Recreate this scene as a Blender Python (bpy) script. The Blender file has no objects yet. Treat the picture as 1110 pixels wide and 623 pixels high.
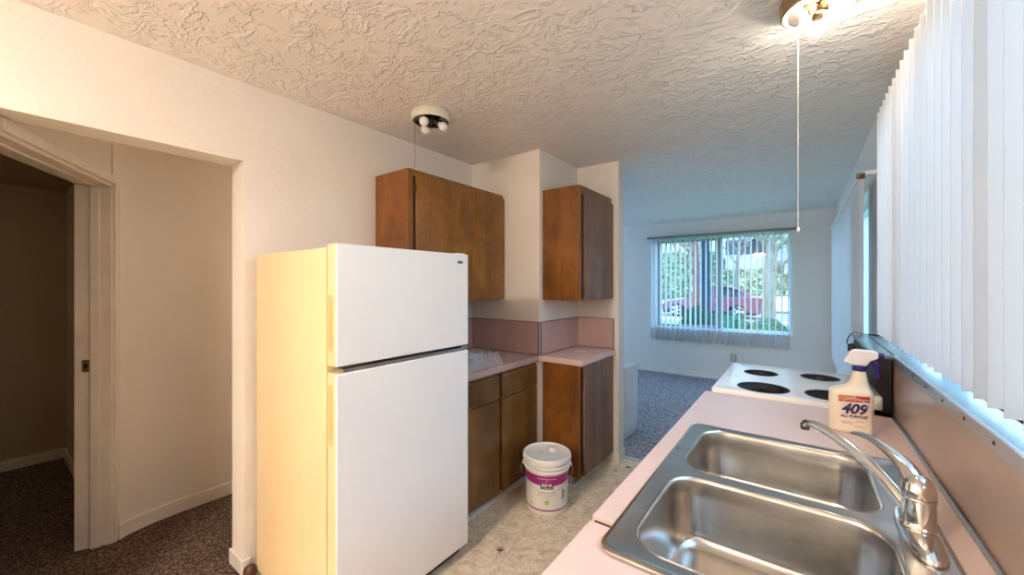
import bpy, bmesh, math, random
from mathutils import Vector, Matrix, noise
R = math.radians
random.seed(7)
sc = bpy.context.scene
col = sc.collection

# ------------------------------------------------------------------ materials
MATS = {}
def nodes(name):
    m = bpy.data.materials.new(name); m.use_nodes = True
    nt = m.node_tree; nt.nodes.clear()
    out = nt.nodes.new('ShaderNodeOutputMaterial')
    return m, nt, out
def link(nt, a, b): nt.links.new(a, b)
def rgb(c): return (c[0], c[1], c[2], 1)
def srgb(r, g, b):
    f = lambda v: (v/255/12.92) if v/255 <= .04045 else ((v/255+.055)/1.055)**2.4
    return (f(r), f(g), f(b))
def pbr(name, c, rough=.5, metal=0, spec=.5, c2=None, scale=8, stretch=(1, 1, 1), bump=0, bscale=40, detail=4,
        coat=0, lo=.35, hi=.65, trans=0, rscale=0):
    """principled surface; optional two-colour noise and bump, in object coordinates"""
    m, nt, out = nodes(name)
    p = nt.nodes.new('ShaderNodeBsdfPrincipled'); link(nt, p.outputs[0], out.inputs[0])
    p.inputs['Base Color'].default_value = rgb(c); p.inputs['Roughness'].default_value = rough
    p.inputs['Metallic'].default_value = metal; p.inputs['Specular IOR Level'].default_value = spec
    p.inputs['Coat Weight'].default_value = coat
    tc = nt.nodes.new('ShaderNodeTexCoord'); mp = nt.nodes.new('ShaderNodeMapping')
    mp.inputs['Scale'].default_value = stretch; link(nt, tc.outputs['Object'], mp.inputs[0])
    n = nt.nodes.new('ShaderNodeTexNoise'); n.inputs['Scale'].default_value = scale; n.inputs['Detail'].default_value = detail
    link(nt, mp.outputs[0], n.inputs['Vector'])
    if c2 is None: c2 = tuple(min(1, x*.93) for x in c)
    r = nt.nodes.new('ShaderNodeValToRGB')
    r.color_ramp.elements[0].position = lo; r.color_ramp.elements[0].color = rgb(c)
    r.color_ramp.elements[1].position = hi; r.color_ramp.elements[1].color = rgb(c2)
    link(nt, n.outputs[0], r.inputs[0]); link(nt, r.outputs[0], p.inputs['Base Color'])
    if bump:
        n2 = nt.nodes.new('ShaderNodeTexNoise'); n2.inputs['Scale'].default_value = bscale; n2.inputs['Detail'].default_value = 3
        link(nt, mp.outputs[0], n2.inputs['Vector'])
        b = nt.nodes.new('ShaderNodeBump'); b.inputs['Strength'].default_value = bump; b.inputs['Distance'].default_value = .01
        link(nt, n2.outputs[0], b.inputs['Height']); link(nt, b.outputs[0], p.inputs['Normal'])
    if trans:
        p.inputs['Transmission Weight'].default_value = trans
    MATS[name] = m
    return m
def math_node(nt, op, a, b=None, c=None):
    n = nt.nodes.new('ShaderNodeMath'); n.operation = op
    for i, v in enumerate((a, b, c)):
        if v is None: continue
        if isinstance(v, (int, float)): n.inputs[i].default_value = v
        else: link(nt, v, n.inputs[i])
    return n.outputs[0]
def noise_node(nt, vec, scale, detail=2, dist=0, rough=.5):
    n = nt.nodes.new('ShaderNodeTexNoise'); n.inputs['Scale'].default_value = scale
    n.inputs['Detail'].default_value = detail; n.inputs['Distortion'].default_value = dist; n.inputs['Roughness'].default_value = rough
    link(nt, vec, n.inputs['Vector']); return n.outputs[0]
def ramp(nt, fac, stops):
    r = nt.nodes.new('ShaderNodeValToRGB'); el = r.color_ramp.elements
    el[0].position, el[0].color = stops[0][0], rgb(stops[0][1])
    el[1].position, el[1].color = stops[-1][0], rgb(stops[-1][1])
    for p, c in stops[1:-1]:
        e = el.new(p); e.color = rgb(c)
    link(nt, fac, r.inputs[0]); return r.outputs[0]

def mat_ceiling():
    m, nt, out = nodes('ceiling_plaster')
    p = nt.nodes.new('ShaderNodeBsdfPrincipled'); link(nt, p.outputs[0], out.inputs[0])
    p.inputs['Base Color'].default_value = rgb((.83, .785, .75)); p.inputs['Roughness'].default_value = .55
    tc = nt.nodes.new('ShaderNodeTexCoord'); v = tc.outputs['Object']
    hs = []
    for sc_, off, rot in ((4.6, 0, .3), (6.8, 31, 1.9), (10, 77, .9)):
        mp = nt.nodes.new('ShaderNodeMapping'); mp.inputs['Location'].default_value = (off, off*.7, 0)
        mp.inputs['Rotation'].default_value = (0, 0, rot); mp.inputs['Scale'].default_value = (1, 1.5, 1)
        link(nt, v, mp.inputs[0])
        n = noise_node(nt, mp.outputs[0], sc_, 3, .6, .55)
        a = math_node(nt, 'ABSOLUTE', math_node(nt, 'SUBTRACT', n, .5))
        ridge = math_node(nt, 'SUBTRACT', 1.0, math_node(nt, 'MULTIPLY', a, 22)); ridge = math_node(nt, 'MAXIMUM', ridge, 0)
        ridge = math_node(nt, 'POWER', ridge, .6)
        mk = noise_node(nt, mp.outputs[0], sc_*1.3, 2, 0)
        mk = math_node(nt, 'MULTIPLY', math_node(nt, 'SUBTRACT', mk, .46), 9)
        cl = nt.nodes.new('ShaderNodeClamp'); link(nt, mk, cl.inputs[0])
        hs.append(math_node(nt, 'MULTIPLY', ridge, cl.outputs[0]))
    h = math_node(nt, 'MAXIMUM', math_node(nt, 'MAXIMUM', hs[0], hs[1]), math_node(nt, 'MULTIPLY', hs[2], .7))
    f = noise_node(nt, v, 45, 3); h = math_node(nt, 'ADD', h, math_node(nt, 'MULTIPLY', f, .12))
    b = nt.nodes.new('ShaderNodeBump'); b.inputs['Strength'].default_value = 1.0; b.inputs['Distance'].default_value = .0065
    link(nt, h, b.inputs['Height']); link(nt, b.outputs[0], p.inputs['Normal'])
    MATS['ceiling_plaster'] = m; return m
def mat_carpet(name, a, b_, c):
    m, nt, out = nodes(name)
    p = nt.nodes.new('ShaderNodeBsdfPrincipled'); link(nt, p.outputs[0], out.inputs[0])
    p.inputs['Roughness'].default_value = 1; p.inputs['Specular IOR Level'].default_value = .05
    tc = nt.nodes.new('ShaderNodeTexCoord'); v = tc.outputs['Object']
    n = noise_node(nt, v, 85, 3, .2, .8)
    link(nt, ramp(nt, n, [(.36, a), (.5, b_), (.62, c)]), p.inputs['Base Color'])
    n2 = noise_node(nt, v, 110, 3)
    bm = nt.nodes.new('ShaderNodeBump'); bm.inputs['Strength'].default_value = .9; bm.inputs['Distance'].default_value = .012
    link(nt, n2, bm.inputs['Height']); link(nt, bm.outputs[0], p.inputs['Normal'])
    MATS[name] = m; return m
def mat_vinyl():
    m, nt, out = nodes('vinyl_floor')
    p = nt.nodes.new('ShaderNodeBsdfPrincipled'); link(nt, p.outputs[0], out.inputs[0])
    p.inputs['Roughness'].default_value = .38
    tc = nt.nodes.new('ShaderNodeTexCoord'); v = tc.outputs['Object']
    n = noise_node(nt, v, 9, 6, 1.6, .65)
    base = ramp(nt, n, [(.3, (.56, .45, .32)), (.5, (.80, .68, .52)), (.68, (.88, .78, .63))])
    n2 = noise_node(nt, v, 16, 5, 2.5, .6)
    a = math_node(nt, 'ABSOLUTE', math_node(nt, 'SUBTRACT', n2, .5))
    vein = math_node(nt, 'MAXIMUM', math_node(nt, 'SUBTRACT', 1.0, math_node(nt, 'MULTIPLY', a, 28)), 0)
    mx = nt.nodes.new('ShaderNodeMix'); mx.data_type = 'RGBA'
    link(nt, math_node(nt, 'MULTIPLY', vein, .75), mx.inputs[0]); link(nt, base, mx.inputs[6]); mx.inputs[7].default_value = rgb((.36, .29, .20))
    link(nt, mx.outputs[2], p.inputs['Base Color'])
    MATS['vinyl_floor'] = m; return m
def mat_wood(name, dark, mid, light, rough=.38, seed=0, axis=2):
    m, nt, out = nodes(name)
    p = nt.nodes.new('ShaderNodeBsdfPrincipled'); link(nt, p.outputs[0], out.inputs[0])
    p.inputs['Roughness'].default_value = rough
    tc = nt.nodes.new('ShaderNodeTexCoord')
    mp = nt.nodes.new('ShaderNodeMapping'); s = [1, 1, 1]; s[axis] = .12
    mp.inputs['Scale'].default_value = s; mp.inputs['Location'].default_value = (seed, seed*2, seed)
    link(nt, tc.outputs['Object'], mp.inputs[0])
    fine = noise_node(nt, mp.outputs[0], 70, 4, .2, .6)
    big = noise_node(nt, mp.outputs[0], 6, 4, .8, .55)
    mp2 = nt.nodes.new('ShaderNodeMapping'); mp2.inputs['Location'].default_value = (seed*3, 0, 0); link(nt, tc.outputs['Object'], mp2.inputs[0])
    blot = noise_node(nt, mp2.outputs[0], 5, 5, .3, .6)
    f = math_node(nt, 'ADD', math_node(nt, 'MULTIPLY', fine, .22), math_node(nt, 'ADD', math_node(nt, 'MULTIPLY', big, .38), math_node(nt, 'MULTIPLY', blot, .40)))
    link(nt, ramp(nt, f, [(.36, dark), (.5, mid), (.63, light)]), p.inputs['Base Color'])
    b = nt.nodes.new('ShaderNodeBump'); b.inputs['Strength'].default_value = .04; b.inputs['Distance'].default_value = .001
    link(nt, fine, b.inputs['Height']); link(nt, b.outputs[0], p.inputs['Normal'])
    MATS[name] = m; return m
def mat_worn_wood():
    """drawer fronts whose lower and upper edges are chipped: real wear marks along the edges"""
    m = mat_wood('cabinet_wood_worn', (.07, .031, .007), (.135, .06, .014), (.20, .095, .025), .30, 5)
    nt = m.node_tree; p = [n for n in nt.nodes if n.type == 'BSDF_PRINCIPLED'][0]
    src = p.inputs['Base Color'].links[0].from_socket
    tc = nt.nodes.new('ShaderNodeTexCoord'); sp = nt.nodes.new('ShaderNodeSeparateXYZ'); link(nt, tc.outputs['Generated'], sp.inputs[0])
    z = sp.outputs['Z']
    edge = math_node(nt, 'MAXIMUM', math_node(nt, 'GREATER_THAN', z, .92), math_node(nt, 'LESS_THAN', z, .07))
    n = noise_node(nt, tc.outputs['Object'], 38, 3, .5)
    mk = math_node(nt, 'MULTIPLY', math_node(nt, 'GREATER_THAN', n, .60), edge)
    mx = nt.nodes.new('ShaderNodeMix'); mx.data_type = 'RGBA'; link(nt, mk, mx.inputs[0]); link(nt, src, mx.inputs[6])
    mx.inputs[7].default_value = rgb((.38, .26, .14)); link(nt, mx.outputs[2], p.inputs['Base Color'])
    return m
def mat_glass():
    m, nt, out = nodes('window_glass')
    t = nt.nodes.new('ShaderNodeBsdfTransparent'); t.inputs[0].default_value = rgb((.89, .97, 1.0))
    g = nt.nodes.new('ShaderNodeBsdfGlossy'); g.inputs['Roughness'].default_value = .02
    mx = nt.nodes.new('ShaderNodeMixShader'); mx.inputs[0].default_value = .06
    link(nt, t.outputs[0], mx.inputs[1]); link(nt, g.outputs[0], mx.inputs[2]); link(nt, mx.outputs[0], out.inputs[0])
    MATS['window_glass'] = m; return m
def mat_film(name, tint, amt, rough=.15):
    m, nt, out = nodes(name)
    t = nt.nodes.new('ShaderNodeBsdfTransparent'); t.inputs[0].default_value = rgb(tint)
    p = nt.nodes.new('ShaderNodeBsdfPrincipled'); p.inputs['Roughness'].default_value = rough
    p.inputs['Base Color'].default_value = rgb((.82, .82, .84)); p.inputs['Coat Weight'].default_value = 1
    fr = nt.nodes.new('ShaderNodeLayerWeight'); fr.inputs[0].default_value = .35
    f = math_node(nt, 'ADD', math_node(nt, 'MULTIPLY', fr.outputs['Facing'], .5), amt)
    mx = nt.nodes.new('ShaderNodeMixShader'); link(nt, f, mx.inputs[0])
    link(nt, t.outputs[0], mx.inputs[1]); link(nt, p.outputs[0], mx.inputs[2]); link(nt, mx.outputs[0], out.inputs[0])
    MATS[name] = m; return m
def mat_blind(name, c, trans):
    m, nt, out = nodes(name)
    p = nt.nodes.new('ShaderNodeBsdfPrincipled'); p.inputs['Base Color'].default_value = rgb(c); p.inputs['Roughness'].default_value = .45
    t = nt.nodes.new('ShaderNodeBsdfTranslucent'); t.inputs[0].default_value = rgb(c)
    mx = nt.nodes.new('ShaderNodeMixShader'); mx.inputs[0].default_value = trans
    link(nt, p.outputs[0], mx.inputs[1]); link(nt, t.outputs[0], mx.inputs[2]); link(nt, mx.outputs[0], out.inputs[0])
    MATS[name] = m; return m
def mat_emit(name, c, s):
    m, nt, out = nodes(name); e = nt.nodes.new('ShaderNodeEmission')
    e.inputs[0].default_value = rgb(c); e.inputs[1].default_value = s; link(nt, e.outputs[0], out.inputs[0]); MATS[name] = m; return m
def mat_steel():
    m, nt, out = nodes('sink_steel')
    p = nt.nodes.new('ShaderNodeBsdfPrincipled'); link(nt, p.outputs[0], out.inputs[0])
    p.inputs['Metallic'].default_value = 1; p.inputs['Base Color'].default_value = rgb((.60, .58, .55))
    p.inputs['Anisotropic'].default_value = .5
    tc = nt.nodes.new('ShaderNodeTexCoord'); mp = nt.nodes.new('ShaderNodeMapping'); mp.inputs['Scale'].default_value = (1, 14, 3)
    link(nt, tc.outputs['Object'], mp.inputs[0])
    n = noise_node(nt, mp.outputs[0], 30, 4)
    link(nt, math_node(nt, 'ADD', math_node(nt, 'MULTIPLY', n, .12), .17), p.inputs['Roughness'])
    n3 = noise_node(nt, tc.outputs['Object'], 7, 4, .5)
    link(nt, ramp(nt, n3, [(.35, (.52, .50, .47)), (.65, (.66, .64, .61))]), p.inputs['Base Color'])
    b = nt.nodes.new('ShaderNodeBump'); b.inputs['Strength'].default_value = .05; b.inputs['Distance'].default_value = .001
    link(nt, n, b.inputs['Height']); link(nt, b.outputs[0], p.inputs['Normal'])
    MATS['sink_steel'] = m; return m

pbr('wall_cream', (.80, .745, .685), .6, c2=(.77, .71, .645), scale=2.5, bump=.12, bscale=55)
pbr('wall_living', (.72, .70, .66), .6, c2=(.70, .68, .64), scale=2.5, bump=.1, bscale=55)
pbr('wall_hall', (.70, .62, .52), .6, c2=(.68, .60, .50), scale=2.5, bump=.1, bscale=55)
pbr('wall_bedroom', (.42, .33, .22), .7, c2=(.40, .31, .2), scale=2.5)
pbr('trim_paint', (.80, .76, .70), .38)
pbr('trim_hall', (.70, .61, .50), .35)
pbr('heater_white', (.74, .76, .76), .4)
mat_ceiling(); mat_vinyl(); mat_glass(); mat_steel(); mat_worn_wood()
mat_carpet('carpet_grey', (.06, .06, .075), (.26, .265, .30), (.60, .60, .65))
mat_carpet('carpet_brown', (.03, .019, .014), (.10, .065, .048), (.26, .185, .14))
mat_wood('cabinet_wood', (.11, .042, .007), (.225, .092, .016), (.34, .155, .034), .30, 0)
mat_wood('cabinet_side_wood', (.08, .025, .004), (.20, .067, .010), (.31, .115, .019), .36, 9)
mat_wood('cabinet_door_sheen_wood', (.13, .062, .034), (.19, .095, .054), (.25, .13, .075), .48, 3)  # partition unit doors: greyer because reflected light is put into the colour
mat_wood('base_door_wood', (.08, .034, .007), (.15, .066, .014), (.23, .108, .026), .28, 6)
pbr('cabinet_inside', (.03, .015, .008), .8)
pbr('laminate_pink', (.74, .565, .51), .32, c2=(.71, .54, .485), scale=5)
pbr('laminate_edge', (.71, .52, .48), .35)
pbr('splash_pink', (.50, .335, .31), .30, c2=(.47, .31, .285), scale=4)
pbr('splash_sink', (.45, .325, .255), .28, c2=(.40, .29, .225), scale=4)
pbr('ledge_white', (.17, .27, .28), .25, c2=(.15, .25, .26), scale=6)
pbr('metal_trim', (.62, .62, .62), .32, metal=1)
pbr('dark_metal', (.10, .09, .08), .4, metal=1)
pbr('hinge_bronze', (.09, .055, .03), .4, metal=.8)
pbr('chrome', (.80, .79, .78), .07, metal=1, c2=(.78, .77, .76))
pbr('chrome_dark', (.20, .19, .18), .25, metal=1)
pbr('fridge_front', (.88, .87, .845), .38, c2=(.87, .86, .835), bump=.03, bscale=200)
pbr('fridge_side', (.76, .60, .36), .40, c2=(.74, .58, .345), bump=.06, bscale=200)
pbr('fridge_handle', (.74, .54, .27), .35)
pbr('gasket', (.16, .15, .14), .6)
pbr('badge', (.07, .065, .06), .35)
pbr('badge_mark', (.4, .38, .35), .3, metal=1)
pbr('enamel', (.84, .83, .79), .2)
pbr('black_gloss', (.008, .008, .010), .25)
pbr('black_matte', (.012, .011, .011), .7)
pbr('black_rubber', (.02, .02, .022), .45)
pbr('plastic_white', (.82, .81, .79), .35)
pbr('plastic_cream', (.78, .74, .66), .4)
pbr('plastic_beige', (.40, .35, .28), .45)
pbr('bucket_white', (.83, .80, .76), .32)
pbr('label_white', (.78, .77, .72), .4)
pbr('label_magenta', (.33, .018, .21), .35)
pbr('label_black', (.018, .014, .014), .35)
pbr('label_grey', (.30, .30, .28), .4)
pbr('label_green', (.22, .45, .06), .4)
pbr('bottle_cream', (.82, .72, .58), .33, c2=(.80, .69, .54), scale=6)
pbr('bottle_head', (.80, .78, .78), .35)
pbr('trigger_blue', (.025, .015, .16), .3)
pbr('ink_purple', (.035, .012, .13), .4)
pbr('ink_red', (.50, .035, .035), .4)
pbr('ink_orange', (.72, .25, .06), .4)
pbr('paper', (.85, .84, .84), .6)
pbr('leaf_brown', (.15, .09, .045), .7)
pbr('brown_rubber', (.09, .03, .02), .4)
pbr('brass', (.48, .33, .17), .28, metal=1)
pbr('lamp_pan', (.86, .82, .72), .35)
pbr('lamp_cream', (.68, .66, .54), .4)
pbr('bulb_off', (.86, .83, .78), .18)
mat_emit('bulb_lit', (1.0, .87, .73), 48)
mat_emit('assumed_fill', (1.0, .895, .765), 80)
mat_emit('bedroom_fill', (1.0, .80, .55), 14)
mat_emit('hall_fill', (1.0, .84, .68), 20)
pbr('cord_white', (.85, .80, .74), .5)
pbr('cord_grey', (.18, .17, .15), .5)
mat_film('clear_plastic', (.95, .95, .96), .07)
mat_blind('blind_kitchen', (.63, .61, .60), .06)
mat_blind('blind_living', (.74, .80, .84), .45)
mat_blind('blind_side', (.78, .80, .82), .35)
pbr('aluminium', (.36, .38, .40), .5, metal=.2)
pbr('frame_white', (.62, .74, .80), .4)
pbr('rail_grey', (.22, .23, .22), .5)
pbr('pale_stain', (.70, .70, .66), .6)

# ------------------------------------------------------------------ mesh helpers
def new_bm(): return bmesh.new()
def box(bm, x0, x1, y0, y1, z0, z1, bev=0, seg=2, M=None):
    g = bmesh.ops.create_cube(bm, size=1)
    vs = g['verts']
    T = Matrix.Translation(((x0+x1)/2, (y0+y1)/2, (z0+z1)/2)) @ Matrix.Diagonal((abs(x1-x0), abs(y1-y0), abs(z1-z0), 1))
    if bev:
        for v in vs: v.co = T @ v.co
        es = list({e for v in vs for e in v.link_edges})
        r = bmesh.ops.bevel(bm, geom=es, offset=bev, segments=seg, profile=.7, affect='EDGES')
        if M:
            for v in {v for f in r['faces'] for v in f.verts}: v.co = M @ v.co
        return
    for v in vs: v.co = (M @ T @ v.co) if M else T @ v.co
def rings(bm, rs, cap=(True, True), closed=True):
    """rs: list of vertex-loops (lists of coordinates) to be bridged"""
    L = [[bm.verts.new(p) for p in r] for r in rs]
    n = len(L[0])
    for a, b in zip(L, L[1:]):
        for i in range(n if closed else n-1):
            j = (i+1) % n
            try: bm.faces.new((a[i], a[j], b[j], b[i]))
            except ValueError: pass
    if cap[0]: bm.faces.new(list(reversed(L[0])))
    if cap[1]: bm.faces.new(L[-1])
    return L
def lathe(bm, prof, c=(0, 0, 0), n=32, M=None, cap=(True, True)):
    rs = []
    for r, z in prof:
        rs.append([Vector((r*math.cos(2*math.pi*i/n), r*math.sin(2*math.pi*i/n), z)) for i in range(n)])
    M2 = Matrix.Translation(c) @ (M or Matrix.Identity(4))
    rings(bm, [[M2 @ p for p in r] for r in rs], cap)
def tube(bm, pts, r, n=10, cap=(True, True), flat=1.0, up=None):
    pts = [Vector(p) for p in pts]
    rr = r if isinstance(r, (list, tuple)) else [r]*len(pts)
    ff = flat if isinstance(flat, (list, tuple)) else [flat]*len(pts)
    rs = []; prev = None
    for i, p in enumerate(pts):
        t = (pts[min(i+1, len(pts)-1)] - pts[max(i-1, 0)]).normalized()
        if prev is None:
            a = up if up else (Vector((0, 0, 1)) if abs(t.z) < .9 else Vector((1, 0, 0)))
            u = (a - t*a.dot(t)).normalized()
        else: u = (prev - t*prev.dot(t)).normalized()
        prev = u; w = t.cross(u)
        rs.append([p + (u*math.sin(2*math.pi*k/n)*ff[i] + w*math.cos(2*math.pi*k/n))*rr[i] for k in range(n)])
    rings(bm, rs, cap)
def spline(pts, n=8):
    P = [Vector(p) for p in pts]; P = [P[0]*2-P[1]] + P + [P[-1]*2-P[-2]]; o = []
    for i in range(1, len(P)-2):
        for k in range(n):
            t = k/n; a, b, c, d = P[i-1], P[i], P[i+1], P[i+2]
            o.append(.5*((2*b)+(c-a)*t+(2*a-5*b+4*c-d)*t*t+(3*b-a-3*c+d)*t**3))
    o.append(P[-2]); return o
def rrect(x0, x1, y0, y1, r, z, n=8):
    o = []
    for cx, cy, a0 in ((x1-r, y1-r, 0), (x0+r, y1-r, 90), (x0+r, y0+r, 180), (x1-r, y0+r, 270)):
        for k in range(n+1):
            a = R(a0+90*k/n); o.append(Vector((cx+r*math.cos(a), cy+r*math.sin(a), z)))
    return o
def prism(bm, poly, d0, d1, axis='Y'):
    """extrude a 2-D outline: axis Y -> poly is (x,z); X -> (y,z); Z -> (x,y)"""
    f = {'Y': lambda p, d: (p[0], d, p[1]), 'X': lambda p, d: (d, p[0], p[1]), 'Z': lambda p, d: (p[0], p[1], d)}[axis]
    rings(bm, [[Vector(f(p, d)) for p in poly] for d in (d0, d1)])
def make(name, bm, m, parent=None, smooth=False, label=None, cat=None, group=None, kind=None, bevel=0):
    bmesh.ops.recalc_face_normals(bm, faces=bm.faces)
    me = bpy.data.meshes.new(name); bm.to_mesh(me); bm.free()
    ms = m if isinstance(m, (list, tuple)) else [m]
    for x in ms: me.materials.append(MATS[x])
    if smooth:
        for p in me.polygons: p.use_smooth = True
        try: me.set_sharp_from_angle(angle=R(38))
        except Exception: pass
    o = bpy.data.objects.new(name, me); col.objects.link(o)
    if parent is not None:
        o.parent = parent
        o.matrix_parent_inverse = parent.matrix_basis.inverted()   # vertices are in world coordinates
    if bevel:
        b = o.modifiers.new('bevel', 'BEVEL'); b.width = bevel; b.segments = 2; b.limit_method = 'ANGLE'
    tag(o, label, cat, group, kind)
    return o
def tag(o, label=None, cat=None, group=None, kind=None):
    if label: o['label'] = label
    if cat: o['category'] = cat
    if group: o['group'] = group
    if kind: o['kind'] = kind
    return o
def thing(name, label, cat, loc=(0, 0, 0), group=None):
    o = bpy.data.objects.new(name, None); col.objects.link(o); o.location = loc
    o.empty_display_size = .1
    return tag(o, label, cat, group)
def bx(name, m, x0, x1, y0, y1, z0, z1, parent=None, bev=0, **k):
    bm = new_bm(); box(bm, x0, x1, y0, y1, z0, z1, bev); return make(name, bm, m, parent, smooth=bool(bev), **k)
def dup(root, loc, label=None, rotz=None):
    r = root.copy(); col.objects.link(r); r.location = loc
    if rotz is not None: r.rotation_euler.z = rotz
    if label: r['label'] = label
    for ch in list(root.children):
        c = ch.copy(); col.objects.link(c); c.parent = r
        for g in list(ch.children):
            d = g.copy(); col.objects.link(d); d.parent = c
    return r
def text_bm(bm, body, size, place, bold=0.0, shear=0.0, sx=1.0):
    """write flat lettering; place(x, y) gives the point in space; x centred, y from baseline"""
    cu = bpy.data.curves.new('lettering', 'FONT'); cu.body = body; cu.size = size; cu.align_x = 'CENTER'
    cu.offset = bold; cu.shear = shear; cu.resolution_u = 3
    ob = bpy.data.objects.new('lettering', cu); col.objects.link(ob)
    dg = bpy.context.evaluated_depsgraph_get(); dg.update()
    me = bpy.data.meshes.new_from_object(ob.evaluated_get(dg))
    vs = [bm.verts.new(place(v.co.x*sx, v.co.y)) for v in me.vertices]
    for p in me.polygons:
        try: bm.faces.new([vs[i] for i in p.vertices])
        except ValueError: pass
    bpy.data.objects.remove(ob); bpy.data.curves.remove(cu); bpy.data.meshes.remove(me)

# ------------------------------------------------------------------ the plan (metres; camera stands over x=0, y=0)
H = 2.44
XL = -2.224; XL0 = -2.375          # left kitchen wall: kitchen face, hall face
X1, X2 = -1.558, -1.192            # closet block face, end of partition
Y1, Y2, Y3 = 2.447, 3.058, 3.168
XR = .294; XW = .36                # build-out face, right wall face
YF = 6.615
YB = -2.3
XLL = -4.7                         # far left of the living room
ZL = 1.155                         # ledge
C = .914

def wall(name, m, x0, x1, y0, y1, z0=0, z1=H): return bx(name, m, x0, x1, y0, y1, z0, z1, kind='structure')
# floors
bx('floor', 'vinyl_floor', XL, XW+.1, YB, Y3+.02, -.12, 0, kind='structure')
bx('floor', 'carpet_grey', XLL-.1, XW+.1, Y3+.02, YF+.1, -.12, .006, kind='structure')
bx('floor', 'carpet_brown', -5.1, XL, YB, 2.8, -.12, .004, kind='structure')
bx('trim_1', 'metal_trim', X2, XW-.02, Y3, Y3+.03, 0, .008, kind='structure')
# ceilings
bx('ceiling', 'ceiling_plaster', -5.1, XW+.12, YB-.1, YF+.14, H, H+.12, kind='structure')
# left wall with the passage opening
wall('wall_left', 'wall_cream', XL0, XL, YB, 0.0)
bm = new_bm(); box(bm, XL0, XL, .77, Y1, 0, H); make('wall_left', bm, 'wall_cream', kind='structure')
wall('wall_left', 'wall_cream', XL0, XL, 0.0, .77, 2.05, H)
wall('wall_closet', 'wall_cream', XL0, X1, Y1, Y2)
wall('wall_partition', 'wall_cream', XLL, X2, Y2, Y3)
wall('wall_back', 'wall_cream', XL0, XW, YB-.1, YB)
# far wall with window hole
wx0, wx1, wz0, wz1 = -1.965, -.105, .735, 2.18
def holed(name, m, axis, d0, d1, a0, a1, holes, z0=0, z1=H):
    """a wall slab with window holes, one closed mesh"""
    bm = new_bm()
    A = sorted({a0, a1} | {h[i] for h in holes for i in (0, 1)}); Z = sorted({z0, z1} | {h[i] for h in holes for i in (2, 3)})
    def P(d, a, z): return (a, d, z) if axis == 'Y' else (d, a, z)
    solid = lambda i, j: 0 <= i < len(A)-1 and 0 <= j < len(Z)-1 and not any(h[0] <= A[i] and A[i+1] <= h[1] and h[2] <= Z[j] and Z[j+1] <= h[3] for h in holes)
    def quad(*p): bm.faces.new([bm.verts.new(q) for q in p])
    for i in range(len(A)-1):
        for j in range(len(Z)-1):
            if not solid(i, j): continue
            a, b, c, d = A[i], A[i+1], Z[j], Z[j+1]
            quad(P(d0, a, c), P(d0, b, c), P(d0, b, d), P(d0, a, d)); quad(P(d1, a, c), P(d1, b, c), P(d1, b, d), P(d1, a, d))
            if not solid(i-1, j): quad(P(d0, a, c), P(d1, a, c), P(d1, a, d), P(d0, a, d))
            if not solid(i+1, j): quad(P(d0, b, c), P(d1, b, c), P(d1, b, d), P(d0, b, d))
            if not solid(i, j-1): quad(P(d0, a, c), P(d1, a, c), P(d1, b, c), P(d0, b, c))
            if not solid(i, j+1): quad(P(d0, a, d), P(d1, a, d), P(d1, b, d), P(d0, b, d))
    bmesh.ops.remove_doubles(bm, verts=bm.verts, dist=1e-5)
    return make(name, bm, m, kind='structure')
holed('wall_far', 'wall_living', 'Y', YF, YF+.14, XLL-.1, XW+.12, [(wx0, wx1, wz0, wz1)])
KW = (.25, 2.80, ZL, 2.31)          # kitchen window
LW = (3.56, 5.75, .62, 2.09)       # living side window
holed('wall_right', 'wall_living', 'X', XW, XW+.12, YB, YF, [KW, LW])
LLW = (3.9, 6.0, .5, 2.15)  # opening for the added daylight window
holed('wall_living_left', 'wall_living', 'X', XLL-.1, XLL, Y2, YF, [LLW])
# build-out below the kitchen window: pink splash in front, ledge on top
bx('wall_ledge', 'wall_living', XR+.006, XW, YB, 2.96, 0, ZL-.004, kind='structure')
# hall and bedroom
bm = new_bm()
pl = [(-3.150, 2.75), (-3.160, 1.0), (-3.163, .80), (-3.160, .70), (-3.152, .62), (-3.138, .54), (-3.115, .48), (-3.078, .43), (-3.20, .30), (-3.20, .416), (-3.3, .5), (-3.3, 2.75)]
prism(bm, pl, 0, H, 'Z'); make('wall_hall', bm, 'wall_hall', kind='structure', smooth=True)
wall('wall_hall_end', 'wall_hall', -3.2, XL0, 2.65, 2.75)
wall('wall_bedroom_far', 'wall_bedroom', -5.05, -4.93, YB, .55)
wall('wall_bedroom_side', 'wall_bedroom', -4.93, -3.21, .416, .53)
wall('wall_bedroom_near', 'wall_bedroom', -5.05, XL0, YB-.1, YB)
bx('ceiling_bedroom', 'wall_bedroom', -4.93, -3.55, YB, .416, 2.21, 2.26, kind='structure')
# diagonal wall with its door frame: from the hall corner towards the kitchen wall
dd = Vector((.887, -.462, 0)); dn = Vector((-.462, -.887, 0))      # along, and away from the hall
P0 = Vector((-3.082, .428, 0))
def dpt(s, t, z): return P0 + dd*s + dn*t + Vector((0, 0, z))
def dbox(bm, s0, s1, t0, t1, z0, z1):
    rings(bm, [[dpt(s0, t0, z), dpt(s1, t0, z), dpt(s1, t1, z), dpt(s0, t1, z)] for z in (z0, z1)])
bm = new_bm(); dbox(bm, -.05, .85, .0015, .135, 1.995, H); make('wall_diagonal', bm, 'wall_hall', kind='structure')
fr = thing('door_1', None, None); fr['kind'] = 'structure'
bm = new_bm(); dbox(bm, -.012, .008, 0, .15, 0, 1.98); make('jamb', bm, 'trim_hall', fr, bevel=.003)
bm = new_bm(); dbox(bm, .008, .020, .045, .085, 0, 1.968); make('door_stop', bm, 'trim_hall', fr, bevel=.004)
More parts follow.
